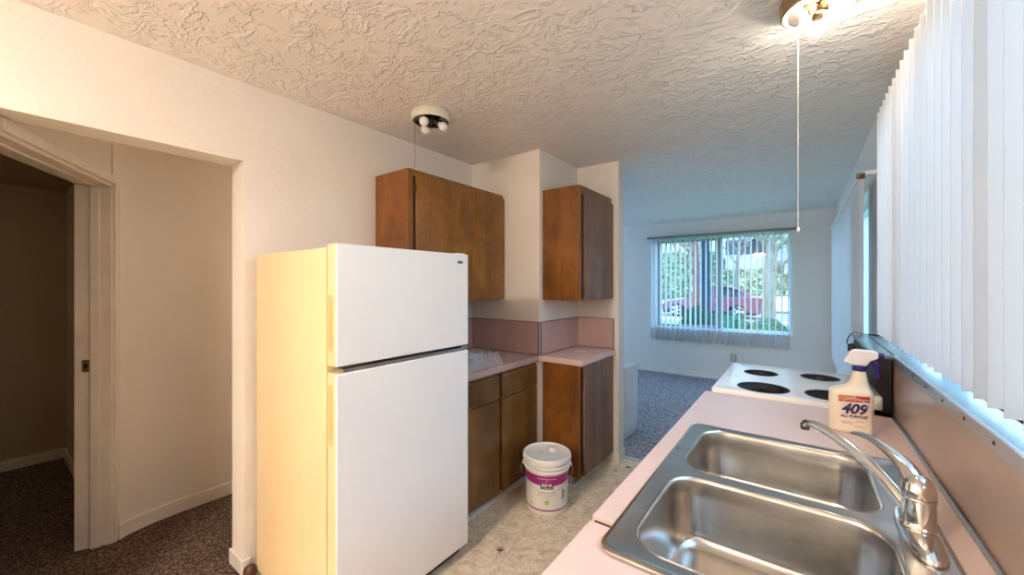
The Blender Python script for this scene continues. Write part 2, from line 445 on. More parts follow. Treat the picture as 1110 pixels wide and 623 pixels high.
bm = new_bm(); dbox(bm, -.012, .85, 0, .15, 1.98, 2.0); make('head_jamb', bm, 'trim_hall', fr, bevel=.003)
bm = new_bm(); dbox(bm, .0, .85, .045, .085, 1.966, 1.98); make('door_stop', bm, 'trim_hall', fr, bevel=.004)
bm = new_bm(); dbox(bm, -.04, .0, -.016, 0, 0, 2.0); dbox(bm, -.04, -.028, -.022, -.016, 0, 2.0); make('casing', bm, 'trim_hall', fr, bevel=.004)
bm = new_bm(); dbox(bm, -.04, .85, -.016, 0, 1.995, 2.045); make('casing', bm, 'trim_hall', fr, bevel=.004)
bm = new_bm(); dbox(bm, .008, .0105, .088, .118, .965, 1.03); sp = make('strike_plate', bm, 'brass', fr)
bm = new_bm(); dbox(bm, .0100, .0115, .096, .110, .985, 1.01); make('latch_hole', bm, 'black_matte', sp)
# baseboards
bm = new_bm()
prism(bm, [(-3.150, 2.65), (-3.160, 1.0), (-3.163, .80), (-3.160, .70), (-3.152, .62), (-3.138, .54), (-3.115, .48), (-3.095, .452), (-3.083, .460), (-3.103, .486), (-3.125, .545), (-3.138, .622), (-3.146, .70), (-3.149, .80), (-3.146, 1.0), (-3.136, 2.65)], 0, .085, 'Z')
make('baseboard_hall', bm, 'trim_hall', kind='structure', bevel=.004)
bm = new_bm(); box(bm, -4.93, -4.915, YB, .416, 0, .085); box(bm, -4.93, -3.25, .401, .416, 0, .085)
make('baseboard_bedroom', bm, 'trim_hall', kind='structure', bevel=.004)
bm = new_bm(); box(bm, XL, XL+.010, .765, .80, 0, .075); box(bm, XL0-.008, XL+.010, .757, .7695, 0, .075)
make('baseboard_left', bm, 'trim_paint', kind='structure', bevel=.004)
bm = new_bm(); box(bm, XLL, XW, YF-.015, YF, .004, .095); make('baseboard_far', bm, 'trim_paint', kind='structure', bevel=.004)
bm = new_bm(); box(bm, -1.335, X2+.010, Y2-.010, Y2, 0, .085); box(bm, X2, X2+.010, Y2-.010, Y3+.012, 0, .085); box(bm, XLL, X2+.01, Y3, Y3+.012, 0, .085)
make('baseboard_partition', bm, 'trim_paint', kind='structure', bevel=.004)
bm = new_bm(); box(bm, XW-.013, XW, Y3+.1, YF-.015, .004, .095); make('baseboard_right', bm, 'trim_paint', kind='structure', bevel=.004)

# ------------------------------------------------------------------ windows
def window_Y(name, x0, x1, z0, z1, y, mull):
    w = thing(name, None, None); w['kind'] = 'structure'
    bm = new_bm(); f = .035
    for a in ((x0, x1, z0, z0+f), (x0, x1, z1-f, z1), (x0, x0+f, z0+f, z1-f), (x1-f, x1, z0+f, z1-f)): box(bm, a[0], a[1], y-.03, y+.03, a[2], a[3])
    make('window_frame', bm, 'frame_white', w, bevel=.003)
    bm = new_bm(); box(bm, mull-.042, mull+.042, y-.028, y+.02, z0+f, z1-f); make('mullion', bm, 'aluminium', w, bevel=.004)
    bm = new_bm()                                                     # the sliding sash on the left
    a, b, c, d, g = x0+f, mull-.03, z0+f, z1-f, .03
    for q in ((a, b, c, c+g), (a, b, d-g, d), (a, a+g, c+g, d-g)): box(bm, q[0], q[1], y-.018, y+.006, q[2], q[3])
    make('sash', bm, 'aluminium', w, bevel=.002)
    bx('pane', 'window_glass', x0+f, mull-.03, y-.008, y-.004, z0+f, z1-f, w)
    bx('pane', 'window_glass', mull+.03, x1-f, y+.008, y+.012, z0+f, z1-f, w)
    bx('window_sill', 'frame_white', x0, x1, YF-.012, y-.03, z0-.012, z0+.012, w, bev=.003)
    return w
window_Y('window_1', wx0, wx1, wz0, wz1, YF+.09, -1.03)
def window_X(name, y0, y1, z0, z1, x, mulls, m='frame_white'):
    w = thing(name, None, None); w['kind'] = 'structure'
    bm = new_bm(); f = .06 if name == 'window_3' else .04
    for a in ((y0, y1, z0, z0+f), (y0, y1, z1-f, z1), (y0, y0+f, z0+f, z1-f), (y1-f, y1, z0+f, z1-f)): box(bm, x-.03, x+.03, a[0], a[1], a[2], a[3])
    make('window_frame', bm, m, w, bevel=.003)
    ys = [y0+f]+list(mulls)+[y1-f]
    for q in mulls: bx('mullion', m, x-.028, x+.028, q-.025, q+.025, z0+f, z1-f, w)
    for a, b in zip(ys, ys[1:]): bx('pane', 'window_glass', x-.003, x+.003, a, b, z0+f, z1-f, w)
    return w
window_X('window_2', *KW, XW+.087, (1.2, 2.1))
window_X('window_3', *LW, XW+.085, (4.6,))
window_X('window_added', *LLW, XLL-.05, (4.95,))  # added unseen window, brings more daylight into the living room

# ------------------------------------------------------------------ vertical blinds
def slat_mesh(name, L, w=.089, bow=.006, m='blind_kitchen', th=.0012):
    bm = new_bm(); n = 6; front = []; back = []
    for i in range(n+1):
        t = i/n-.5; x = t*w; y = bow*(1-(2*t)**2)
        front.append((x, y)); back.append((x, y-th))
    rings(bm, [[Vector((p[0], p[1], z)) for p in front+back[::-1]] for z in (-L, -L*.5, 0)])
    bmesh.ops.recalc_face_normals(bm, faces=bm.faces)
    me = bpy.data.meshes.new(name); bm.to_mesh(me); bm.free(); me.materials.append(MATS[m])
    for p in me.polygons: p.use_smooth = True
    me.set_sharp_from_angle(angle=R(50))
    return me
def blinds(root, me, pts, rot, jig=0):
    for i, p in enumerate(pts):
        o = bpy.data.objects.new('slat', me); col.objects.link(o); o.parent = root
        o.matrix_parent_inverse = root.matrix_basis.inverted(); o.location = p
        o.rotation_euler.z = rot + random.uniform(-jig, jig)
b = thing('vertical_blind', 'long closed white vertical blind hanging over the counter at the sink window', 'window blind', (XW-.06, 1.7, 2.27))
bx('head_rail', 'plastic_white', .312, .358, .28, 2.66, 2.266, 2.30, b, bev=.003)
me = slat_mesh('slat', 1.068)
ks = [.32 + .0775*i for i in range(30)]
blinds(b, me, [(.334, y, 2.266) for y in ks], R(10), R(1.5))
bx('mounting_bracket', 'metal_trim', .325, .345, 1.0, 1.03, 2.30, 2.31, b); bx('mounting_bracket', 'metal_trim', .325, .345, 2.4, 2.43, 2.30, 2.31, b)

b = thing('vertical_blind', 'open vertical blind with narrow gaps across the far living room window', 'window blind', (-1.03, YF-.06, 2.2))
bx('head_rail', 'rail_grey', -2.06, -.06, YF-.085, YF-.035, 2.185, 2.215, b, bev=.003)
bx('mounting_bracket', 'metal_trim', -1.9, -1.87, YF-.035, YF, 2.19, 2.21, b); bx('mounting_bracket', 'metal_trim', -.3, -.27, YF-.035, YF, 2.19, 2.21, b)
me = slat_mesh('slat', 1.645, m='blind_living')
blinds(b, me, [(-1.985+.0735*i, YF-.06, 2.19) for i in range(26)], R(84), R(1.5))

b = thing('vertical_blind', 'bunched white vertical blind beside the side window of the living room, beyond the stove', 'window blind', (.29, 4.2, 2.1))
bx('head_rail', 'plastic_white', .268, .305, 3.12, 5.9, 2.068, 2.10, b, bev=.003)
bx('bracket', 'hinge_bronze', .262, .30, 3.10, 3.125, 2.07, 2.10, b, bev=.003)
bx('bracket_arm', 'plastic_white', .30, XW, 3.105, 3.12, 2.09, 2.11, b)
me = slat_mesh('slat', 1.47, m='blind_side')
blinds(b, me, [(.285, 3.17+.079*i, 2.07) for i in range(34)], R(90+16), R(3))

# ------------------------------------------------------------------ refrigerator
def fridge():
    f = thing('refrigerator', 'tall cream top-freezer refrigerator with a white front standing against the left wall', 'refrigerator', (-1.8, 1.17, 0))
    x0, xb, xf, y0, y1, zt = -2.17, -1.508, -1.431, .806, 1.54, 1.598
    bx('cabinet_body', 'fridge_side', x0, xb, y0, y1, .03, zt-.012, f, bev=.008)
    bx('toe_grille', 'black_matte', xb-.02, xb+.03, y0+.02, y1-.02, .01, .06, f)
    for nm, z0, z1 in (('freezer_door', 1.120, zt), ('fridge_door', .062, 1.094)):
        bm = new_bm(); box(bm, xb+.008, xf, y0-.002, y1+.002, z0, z1, .010, 3)
        for q in bm.faces:
            c = q.calc_center_median()
            q.material_index = 0 if (q.normal.x > .6) else 1
        bm.normal_update()
        for q in bm.faces: q.material_index = 0 if q.normal.x > .5 else 1
        d = make(nm, bm, ['fridge_front', 'fridge_side'], f, smooth=True)
        bx('gasket', 'gasket', xb-.001, xb+.009, y0+.006, y1-.006, z0+.006, z1-.006, d)
        hz0, hz1 = (1.175, 1.398) if z0 > 1 else (.815, 1.045)
        bm = new_bm(); xc = xf-.040; n = 10; ring = []                # stadium-shaped recessed grip on the door's side
        for k in range(n+1): a = math.pi*k/n; ring.append((xc+.013*math.cos(a), y0-.003, hz1-.014+.013*math.sin(a)))
        for k in range(n+1): a = math.pi+math.pi*k/n; ring.append((xc+.013*math.cos(a), y0-.003, hz0+.014+.013*math.sin(a)))
        R_ = []
        for k in range(len(ring)): R_.append(ring[k])
        tube(bm, R_+[R_[0], R_[1]], .0035, 8, (False, False), up=Vector((0, 1, 0)))
        box(bm, xc-.0115, xc+.0115, y0-.0035, y0-.001, hz0+.004, hz1-.004)
        box(bm, xc-.0035, xc+.0035, y0-.0075, y0-.003, hz0+.022, hz1-.022, .0018)
        make('handle', bm, 'fridge_handle', d, smooth=True)
    bx('divider_strip', 'metal_trim', xb+.012, xf-.004, y0+.03, y1-.003, 1.098, 1.108, f)
    bx('hinge', 'metal_trim', xf-.05, xf-.002, y1-.05, y1-.004, 1.108, 1.117, f, bev=.002)
    bm = new_bm(); box(bm, xb-.01, xf-.02, y1-.06, y1-.005, zt-.012, zt+.006, .003); make('hinge_cover', bm, 'fridge_front', f, smooth=True)
    bg = bx('badge', 'badge', xf-.001, xf+.003, 1.462, 1.497, 1.548, 1.561, f, bev=.001)
    bm = new_bm()
    for k in range(6): box(bm, xf+.003, xf+.0035, 1.466+.005*k, 1.4685+.005*k, 1.5515, 1.5575)
    make('badge_mark', bm, 'badge_mark', bg)
fridge()
# dark reddish doorstop on the wall behind the fridge
bm = new_bm(); lathe(bm, [(.0, .0), (.018, .002), (.026, .012), (.030, .03), (.028, .045), (.020, .056), (.008, .062), (0, .062)][1:-1], (-2.178, .782, 0), 18)
make('door_stop_ball', bm, 'brown_rubber', smooth=True, label='small dark brown rubber stop on the floor beside the refrigerator at the passage', cat='door stop')

# ------------------------------------------------------------------ cabinets
def hinge(x, y, z, parent):
    bm = new_bm(); tube(bm, [(x, y, z-.022), (x, y, z+.022)], .0045, 8); box(bm, x-.003, x+.002, y-.012, y+.012, z-.018, z+.018)
    make('hinge', bm, 'hinge_bronze', parent, smooth=True)
# upper cabinet over the fridge
u = thing('wall_cabinet', 'wide brown wooden wall cabinet above and behind the refrigerator', 'cabinet', (-2.06, 1.98, 1.32), 'brown wooden wall cabinets')
bm = new_bm(); box(bm, XL, -1.905, 1.516, Y1-.002, 1.325, 2.14)
make('body', bm, 'cabinet_side_wood', u, bevel=.002)
bx('face_frame', 'cabinet_wood', -1.905, -1.900, 1.516, Y1-.002, 1.325, 2.14, u)
bx('door_gap', 'cabinet_inside', -1.900, -1.8985, 1.555, 1.60, 1.34, 2.10, u)
for y0, y1, m_ in ((1.572, 2.058, 'cabinet_wood'), (2.062, Y1-.006, 'cabinet_wood')):
    d = bx('door', m_, -1.898, -1.880, y0, y1, 1.33, 2.112, u, bev=.003)
    if y0 < 2:
        for z in (1.42, 2.03): hinge(-1.889, 1.566, z, d)
# small upper cabinet on the partition
u = thing('wall_cabinet', 'smaller brown two-door wall cabinet above the short pink counter', 'cabinet', (-1.4, 2.77, 1.32), 'brown wooden wall cabinets')
bm = new_bm(); box(bm, X1, -1.258, 2.487, Y2, 1.325, 2.14); make('body', bm, 'cabinet_side_wood', u, bevel=.002)
bx('face_frame', 'cabinet_wood', -1.258, -1.252, 2.487, Y2, 1.325, 2.14, u)
bx('door_gap', 'cabinet_inside', -1.252, -1.2505, 2.515, 2.56, 1.335, 2.08, u)
for y0, y1 in ((2.542, 2.83), (2.834, Y2-.004)):
    d = bx('door', 'cabinet_door_sheen_wood', -1.250, -1.234, y0, y1, 1.327, 2.09, u, bev=.003)
    if y0 < 2.7:
        for z in (1.39, 2.02): hinge(-1.244, 2.536, z, d)
# base cabinet beside fridge
b = thing('base_cabinet', 'brown wooden base cabinet with two scuffed drawers beside the refrigerator', 'cabinet', (-1.9, 2.0, 0), 'brown wooden base cabinets')
bm = new_bm(); box(bm, XL, -1.598, 1.56, Y1-.002, .085, .872); make('body', bm, 'cabinet_inside', b)
bx('toe_kick', 'trim_paint', XL, -1.652, 1.56, Y1-.002, 0, .085, b)
bx('toe_moulding', 'trim_paint', -1.652, -1.628, 1.56, Y1-.002, 0, .026, b, bev=.004)
bx('face_frame', 'cabinet_wood', -1.598, -1.592, 1.56, Y1-.002, .085, .872, b)
for y0, y1 in ((1.57, 1.992), (2.018, Y1-.01)):
    bx('drawer', 'cabinet_wood_worn', -1.592, -1.574, y0, y1, .700, .852, b, bev=.004)
    bx('door', 'base_door_wood', -1.592, -1.574, y0, y1, .090, .690, b, bev=.003)
bx('centre_gap', 'cabinet_inside', -1.592, -1.5905, 1.992, 2.018, .09, .855, b)
# base cabinet at partition
b = thing('base_cabinet', 'narrow brown base cabinet at the partition end with a tall wooden side panel', 'cabinet', (-1.4, 2.77, 0), 'brown wooden base cabinets')
bm = new_bm(); box(bm, X1, -1.258, 2.487, Y2, .075, .872); make('body', bm, 'cabinet_side_wood', b, bevel=.002)
bx('toe_kick', 'trim_paint', X1, -1.322, 2.51, Y2, 0, .075, b)
bx('toe_moulding', 'trim_paint', X1, -1.296, 2.488, Y2, 0, .018, b, bev=.004)
bx('face_frame', 'cabinet_wood', -1.258, -1.252, 2.487, Y2, .075, .872, b)
bx('door_gap', 'cabinet_inside', -1.252, -1.2505, 2.50, 2.55, .09, .85, b)
for y0, y1 in ((2.535, 2.83), (2.834, Y2-.004)):
    d = bx('door', 'cabinet_door_sheen_wood', -1.250, -1.234, y0, y1, .08, .862, b, bev=.003)
    if y0 < 2.7:
        for z in (.15, .79): hinge(-1.244, 2.529, z, d)

# worktops left
def slab(name, m, x0, x1, y0, y1, parent=None, edge='x1', **k):
    bm = new_bm(); box(bm, x0, x1, y0, y1, C-.040, C, .003, 2); return make(name, bm, m, parent, smooth=True, **k)
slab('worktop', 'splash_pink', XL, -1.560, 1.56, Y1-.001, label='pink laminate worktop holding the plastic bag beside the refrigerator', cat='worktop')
bx('worktop', 'laminate_edge', X1, -1.214, 2.449, Y2-.001, C-.040, C, None, bev=.003, label='short pink worktop with a scrap of paper at the partition', cat='worktop')
# splashes: thin laminate boards with dark bronze edge strips
def splash(name, m, x0, x1, y0, y1, z0, z1, label, strips):
    s = thing(name, label, 'backsplash', ((x0+x1)/2, (y0+y1)/2, z0))
    bx('panel', m, x0, x1, y0, y1, z0, z1, s)
    for q in strips: bx('edge_strip', 'dark_metal', *q, s)
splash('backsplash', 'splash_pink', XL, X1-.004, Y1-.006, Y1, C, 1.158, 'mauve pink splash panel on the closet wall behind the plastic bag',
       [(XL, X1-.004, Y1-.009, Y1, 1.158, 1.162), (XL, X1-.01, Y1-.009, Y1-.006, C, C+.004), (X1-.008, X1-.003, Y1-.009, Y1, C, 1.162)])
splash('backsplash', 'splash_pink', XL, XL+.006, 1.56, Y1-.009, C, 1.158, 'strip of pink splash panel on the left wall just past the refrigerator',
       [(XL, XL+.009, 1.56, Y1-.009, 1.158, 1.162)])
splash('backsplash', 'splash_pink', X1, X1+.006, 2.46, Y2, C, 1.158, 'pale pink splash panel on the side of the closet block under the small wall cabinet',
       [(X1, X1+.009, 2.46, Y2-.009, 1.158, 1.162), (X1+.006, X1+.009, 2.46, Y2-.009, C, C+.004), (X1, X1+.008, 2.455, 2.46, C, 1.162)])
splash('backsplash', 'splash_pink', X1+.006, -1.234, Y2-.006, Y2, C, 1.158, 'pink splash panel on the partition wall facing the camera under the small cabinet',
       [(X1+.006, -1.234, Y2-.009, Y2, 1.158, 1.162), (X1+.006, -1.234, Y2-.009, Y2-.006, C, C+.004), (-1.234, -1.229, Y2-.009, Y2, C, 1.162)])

# ------------------------------------------------------------------ sink counter
XC = -.383
sx0, sx1, sy0, sy1 = -.331, .238, .725, 1.60
ctop = thing('worktop', 'long pale pink laminate worktop around the double sink with a split front seam', 'worktop', (0, .8, C))
def plate_hole(bm, x0, x1, y0, y1, z0, z1, h):
    xs = [x0, h[0], h[1], x1]; ys = [y0, h[2], h[3], y1]
    for i in range(3):
        for j in range(3):
            if i == 1 and j == 1: continue
            if xs[i+1]-xs[i] < 1e-4 or ys[j+1]-ys[j] < 1e-4: continue
            box(bm, xs[i], xs[i+1], ys[j], ys[j+1], z0, z1)
    bmesh.ops.remove_doubles(bm, verts=bm.verts, dist=1e-5)
    seen = {}
    for f in list(bm.faces):
        k = tuple(round(c, 4) for c in f.calc_center_median()); seen.setdefault(k, []).append(f)
    bmesh.ops.delete(bm, geom=[f for v in seen.values() if len(v) > 1 for f in v], context='FACES_ONLY')
bm = new_bm(); plate_hole(bm, XC, XR-.003, .826, 2.128, C-.038, C, (-.30, .205, .826, 1.575)); make('laminate_panel', bm, 'laminate_pink', ctop)
bm = new_bm(); plate_hole(bm, XC+.001, XR-.003, -1.6, .811, C-.038, C-.004, (-.30, .205, .75, .811)); make('laminate_panel', bm, 'laminate_pink', ctop)
bx('core', 'black_matte', XC+.006, -.32, -1.5, 2.12, C-.038, C-.009, ctop)
# metal cove strip where counter meets splash
bm = new_bm(); tube(bm, [(XR-.006, -1.6, C+.002), (XR-.006, 2.128, C+.002)], .006, 8); make('cove_strip', bm, 'metal_trim', ctop, smooth=True)
bc = thing('base_cabinet', 'brown wooden sink cabinet below the long pink worktop', 'cabinet', (0, .8, 0), 'brown wooden base cabinets')
bm = new_bm(); box(bm, -.35, XR-.004, -1.5, -.48, .1, C-.042); box(bm, -.35, -.334, -.48, 2.12, .1, C-.042); box(bm, -.35, XR-.004, 2.10, 2.12, .1, C-.042); box(bm, -.35, XR-.004, -.48, 2.12, .1, .12)
make('body', bm, 'cabinet_side_wood', bc)
bx('toe_kick', 'trim_paint', -.29, XR-.01, -1.5, 2.12, 0, .1, bc)
for k in range(6): bx('door', 'cabinet_wood', -.368, -.350, -1.45+.59*k, -.88+.59*k, .12, .70, bc, bev=.003)
for k in range(6): bx('drawer', 'cabinet_wood_worn', -.368, -.350, -1.45+.59*k, -.88+.59*k, .715, .86, bc, bev=.003)
# splash behind the sink with its metal cap strip and screws
s = thing('backsplash', 'long glossy pinkish brown splash board behind the sink and faucet', 'backsplash', (XR, .5, C))
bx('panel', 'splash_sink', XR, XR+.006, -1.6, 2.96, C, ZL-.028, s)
bm = new_bm(); box(bm, XR-.004, XR+.006, -1.6, 2.14, ZL-.032, ZL+.001, .002); box(bm, XR-.007, XR+.004, -1.6, 2.14, ZL-.004, ZL+.003, .0015)
cap = make('cap_strip', bm, 'metal_trim', s, smooth=True)
for k in range(16):
    y = -.55 + .168*k
    bm = new_bm(); lathe(bm, [(.0045, 0), (.0042, .0012), (.002, .002)], (XR-.004, y, ZL-.014), 10, Matrix.Rotation(R(-90), 4, 'Y')); box(bm, XR-.0065, XR-.0058, y-.003, y+.003, ZL-.0147, ZL-.0133)
    make('screw', bm, 'dark_metal', cap)
# ledge
bx('trim_2', 'ledge_white', XR+.004, XW+.055, YB, 3.0, ZL-.004, ZL, kind='structure')

# ------------------------------------------------------------------ double sink
def sink():
    s = thing('double_sink', 'stainless steel double bowl sink set into the pink worktop', 'sink', (-.05, 1.16, C))
    zt = C+.004
    bowls = [(-.283, .152, .772, 1.150), (-.283, .152, 1.193, 1.565)]
    n = 8; bm = new_bm()
    outer = [rrect(sx0, sx1, sy0, sy1, .035, C+.0005, n), rrect(sx0+.001, sx1-.001, sy0+.001, sy1-.001, .035, C+.004, n),
             rrect(sx0+.006, sx1-.006, sy0+.006, sy1-.006, .032, C+.0065, n), rrect(sx0+.013, sx1-.013, sy0+.013, sy1-.013, .028, C+.0055, n),
             rrect(sx0+.018, sx1-.018, sy0+.018, sy1-.018, .025, zt, n)]
    L = rings(bm, outer, (False, False)); eo = L[-1]
    edges = [bm.edges.get((eo[i], eo[(i+1) % len(eo)])) for i in range(len(eo))]
    bl = []
    for x0, x1, y0, y1 in bowls:
        vs = [bm.verts.new(p) for p in rrect(x0-.004, x1+.004, y0-.004, y1+.004, .078, zt, n)]; bl.append(vs)
        edges += [bm.edges.new((vs[i], vs[(i+1) % len(vs)])) for i in range(len(vs))]
    bmesh.ops.triangle_fill(bm, use_beauty=True, use_dissolve=False, edges=edges)
    rim = make('rim', bm, 'sink_steel', s, smooth=True)
    for k, (x0, x1, y0, y1) in enumerate(bowls):
        bm = new_bm(); rs = []
        prof = [(-.004, zt, .078), (-.001, zt-.001, .076), (.002, zt-.004, .074), (.004, zt-.010, .072), (.007, C-.05, .07), (.011, C-.10, .068), (.015, C-.130, .066)]
        for t in range(1, 8):
            a = R(90*t/7); prof.append((.015+.035*(1-math.cos(a)), C-.130-.038*math.sin(a), .066-.012*(1-math.cos(a))))
        prof += [(.09, C-.1695, .05), (.14, C-.1715, .03)]
        for ins, z, r in prof:
            m_ = min(x1-x0, y1-y0)/2-ins; rs.append(rrect(x0+ins, x1-ins, y0+ins, y1-ins, min(r, m_-.001), z, n))
        cx, cy = (x0+x1)/2, (y0+y1)/2
        last = rs[-1]; m_ = len(last)
        circ = []
        for p in last:
            a = math.atan2(p.y-cy, p.x-cx); circ.append(Vector((cx+.044*math.cos(a), cy+.044*math.sin(a), C-.173)))
        rs.append(circ)
        L = rings(bm, rs, (False, False))
        b = make('bowl', bm, 'sink_steel', s, smooth=True)
        so = b.modifiers.new('thickness', 'SOLIDIFY'); so.thickness = .001; so.offset = 1
        bm = new_bm(); lathe(bm, [(.046, -.002), (.046, .001), (.042, .002), (.038, -.004), (.033, -.012), (.010, -.013)], (cx, cy, C-.172), 28)
        d = make('drain', bm, 'chrome', b, smooth=True)
        bm = new_bm()
        for a in range(8): lathe(bm, [(.003, 0), (.003, .0004)], (cx+.02*math.cos(a*math.pi/4), cy+.02*math.sin(a*math.pi/4), C-.1848), 8)
        make('drain_hole', bm, 'black_matte', d)
sink()

# ------------------------------------------------------------------ faucet
def faucet():
    f = thing('kitchen_faucet', 'chrome single lever kitchen faucet with a long curved spout on the sink rim', 'faucet', (.196, 1.17, C))
    fx, fy = .196, 1.165; z0 = C+.0045
    bm = new_bm()                                                    # long oval deck plate
    def oval(a, b, z, n=40):
        o = []
        for i in range(n):
            t = 2*math.pi*i/n; c, s_ = math.cos(t), math.sin(t)
            o.append(Vector((fx+a*math.copysign(abs(c)**.8, c), fy+b*math.copysign(abs(s_)**.8, s_), z)))
        return o
    rings(bm, [oval(.031, .125, z0), oval(.032, .126, z0+.004), oval(.030, .123, z0+.009), oval(.025, .112, z0+.013), oval(.018, .085, z0+.0155)])
    make('deck_plate', bm, 'chrome', f, smooth=True)
    bm = new_bm()
    lathe(bm, [(.030, .0), (.031, .006), (.0285, .010), (.027, .014), (.0265, .058), (.0275, .060), (.0275, .064), (.0268, .066)], (fx, fy, z0+.012), 36)
    make('body', bm, 'chrome', f, smooth=True)
    bm = new_bm()
    lathe(bm, [(.0268, 0), (.0275, .004), (.027, .014), (.025, .024), (.021, .033), (.015, .039), (.007, .042), (.001, .0425)], (fx, fy, z0+.079), 36)
    cap = make('cap', bm, 'chrome', f, smooth=True)
    sp = spline([(fx-.010, fy+.012, z0+.038), (.155, 1.215, .992), (.115, 1.262, 1.025), (.070, 1.310, 1.046), (.030, 1.352, 1.055), (.008, 1.376, 1.051)], 6)
    bm = new_bm(); k = len(sp); tube(bm, sp, [.0145-.0045*i/(k-1) for i in range(k)], 16)
    spo = make('spout', bm, 'chrome', f, smooth=True)
    bm = new_bm(); lathe(bm, [(.0095, 0), (.0110, .002), (.0110, .014), (.0098, .017), (.006, .017)], (.007, 1.377, 1.032), 20); make('aerator', bm, 'chrome_dark', spo, smooth=True)
    lv = spline([(fx-.004, fy+.004, z0+.105), (.178, 1.200, 1.048), (.150, 1.248, 1.064), (.125, 1.295, 1.066), (.112, 1.322, 1.062)], 6)
    k = len(lv)
    bm = new_bm(); tube(bm, lv, [.021-.008*min(1, i/(k*.55)) + .002*max(0, i/k-.6)/.4 for i in range(k)], 14, flat=[.8-.5*min(1, i/(k*.5)) for i in range(k)])
    make('lever', bm, 'chrome', f, smooth=True)
faucet()

# ------------------------------------------------------------------ stove
def stove():
    s = thing('electric_stove', 'white electric stove with four empty black burner openings beyond the sink', 'stove', (-.05, 2.53, 0))
    x0, x1, y0, y1, zt = -.362, .236, 2.148, 2.912, .932
    bx('body', 'enamel', x0+.02, XR-.004, y0+.004, y1-.004, .04, .872, s, bev=.004)
    bx('oven_door', 'black_gloss', x0-.004, x0+.02, y0+.02, y1-.02, .2, .80, s, bev=.006)
    bm = new_bm(); tube(bm, [(x0-.02, y0+.08, .77), (x0-.045, y0+.08, .77), (x0-.045, y1-.08, .77), (x0-.02, y1-.08, .77)], .009, 10); make('oven_handle', bm, 'enamel', s, smooth=True)
    burners = [(-.155, 2.282, .107), (-.190, 2.655, .080), (.078, 2.712, .084), (.112, 2.300, .100)]
    bm = new_bm()
    o = [rrect(x0, x1, y0, y1, .012, z, 6) for z in (.872, zt-.008)] + [rrect(x0+.003, x1, y0+.003, y1-.003, .012, zt-.002, 6), rrect(x0+.010, x1-.004, y0+.010, y1-.010, .010, zt, 6)]
    L = rings(bm, o, (True, False)); eo = L[-1]
    ed = [bm.edges.get((eo[i], eo[(i+1) % len(eo)])) for i in range(len(eo))]
    N = 36
    for cx, cy, r in burners:
        vs = [bm.verts.new((cx+r*math.cos(2*math.pi*i/N), cy+r*math.sin(2*math.pi*i/N), zt)) for i in range(N)]
        ed += [bm.edges.new((vs[i], vs[(i+1) % N])) for i in range(N)]
    bmesh.ops.triangle_fill(bm, use_beauty=True, use_dissolve=False, edges=ed)
    make('cooktop', bm, 'enamel', s, smooth=True)
    for cx, cy, r in burners:
        bm = new_bm(); lathe(bm, [(r+.004, .0005), (r+.002, .002), (r-.003, .001), (r-.006, -.012), (r-.02, -.030), (.02, -.034)], (cx, cy, zt), N, cap=(False, True))
        pan = make('burner_opening', bm, 'black_matte', s, smooth=True)
        bm = new_bm(); box(bm, cx-.012, cx+.012, cy+r*.55, cy+r*.8, zt-.024, zt-.012, .002); make('burner_socket', bm, 'dark_metal', pan)
    bm = new_bm()                                                    # black end panels and sloping control panel
    prof = [(.262, zt-.01), (.262, .978), (.222, 1.035), (.236, 1.142), (XR-.006, 1.142), (XR-.006, zt-.01)]
    prism(bm, prof, y0+.004, y1-.004, 'Y'); g = make('backguard', bm, 'black_matte', s, bevel=.003)
    bx('backguard_top', 'ledge_white', .232, XR-.003, y0, y1+.04, 1.142, ZL+.001, g, bev=.002)
    bx('lower_backguard', 'enamel', .236, .262, y0+.02, y1-.02, zt-.004, .985, s, bev=.002)
    for k, y in enumerate((2.30, 2.42, 2.64, 2.76, 2.87)):
        bm = new_bm(); M = Matrix.Rotation(R(-83), 4, 'Y')
        lathe(bm, [(.022, 0), (.021, .012), (.017, .02), (.004, .022)], (.230, y, 1.09), 20, M); box(bm, .204, .216, y-.004, y+.004, 1.07, 1.108, .002)
        make('knob', bm, 'black_rubber', s, smooth=True)
stove()
bm = new_bm(); tube(bm, spline([(.205, 2.94, 1.10), (.215, 2.95, 1.14), (.240, 2.955, 1.166), (.262, 2.955, 1.162), (.300, 2.955, 1.159), (.345, 2.955, 1.158)], 6), .0028, 8)
make('power_cord', bm, 'black_rubber', smooth=True, label='thin black cord looping over the far end of the ledge behind the stove', cat='cord')

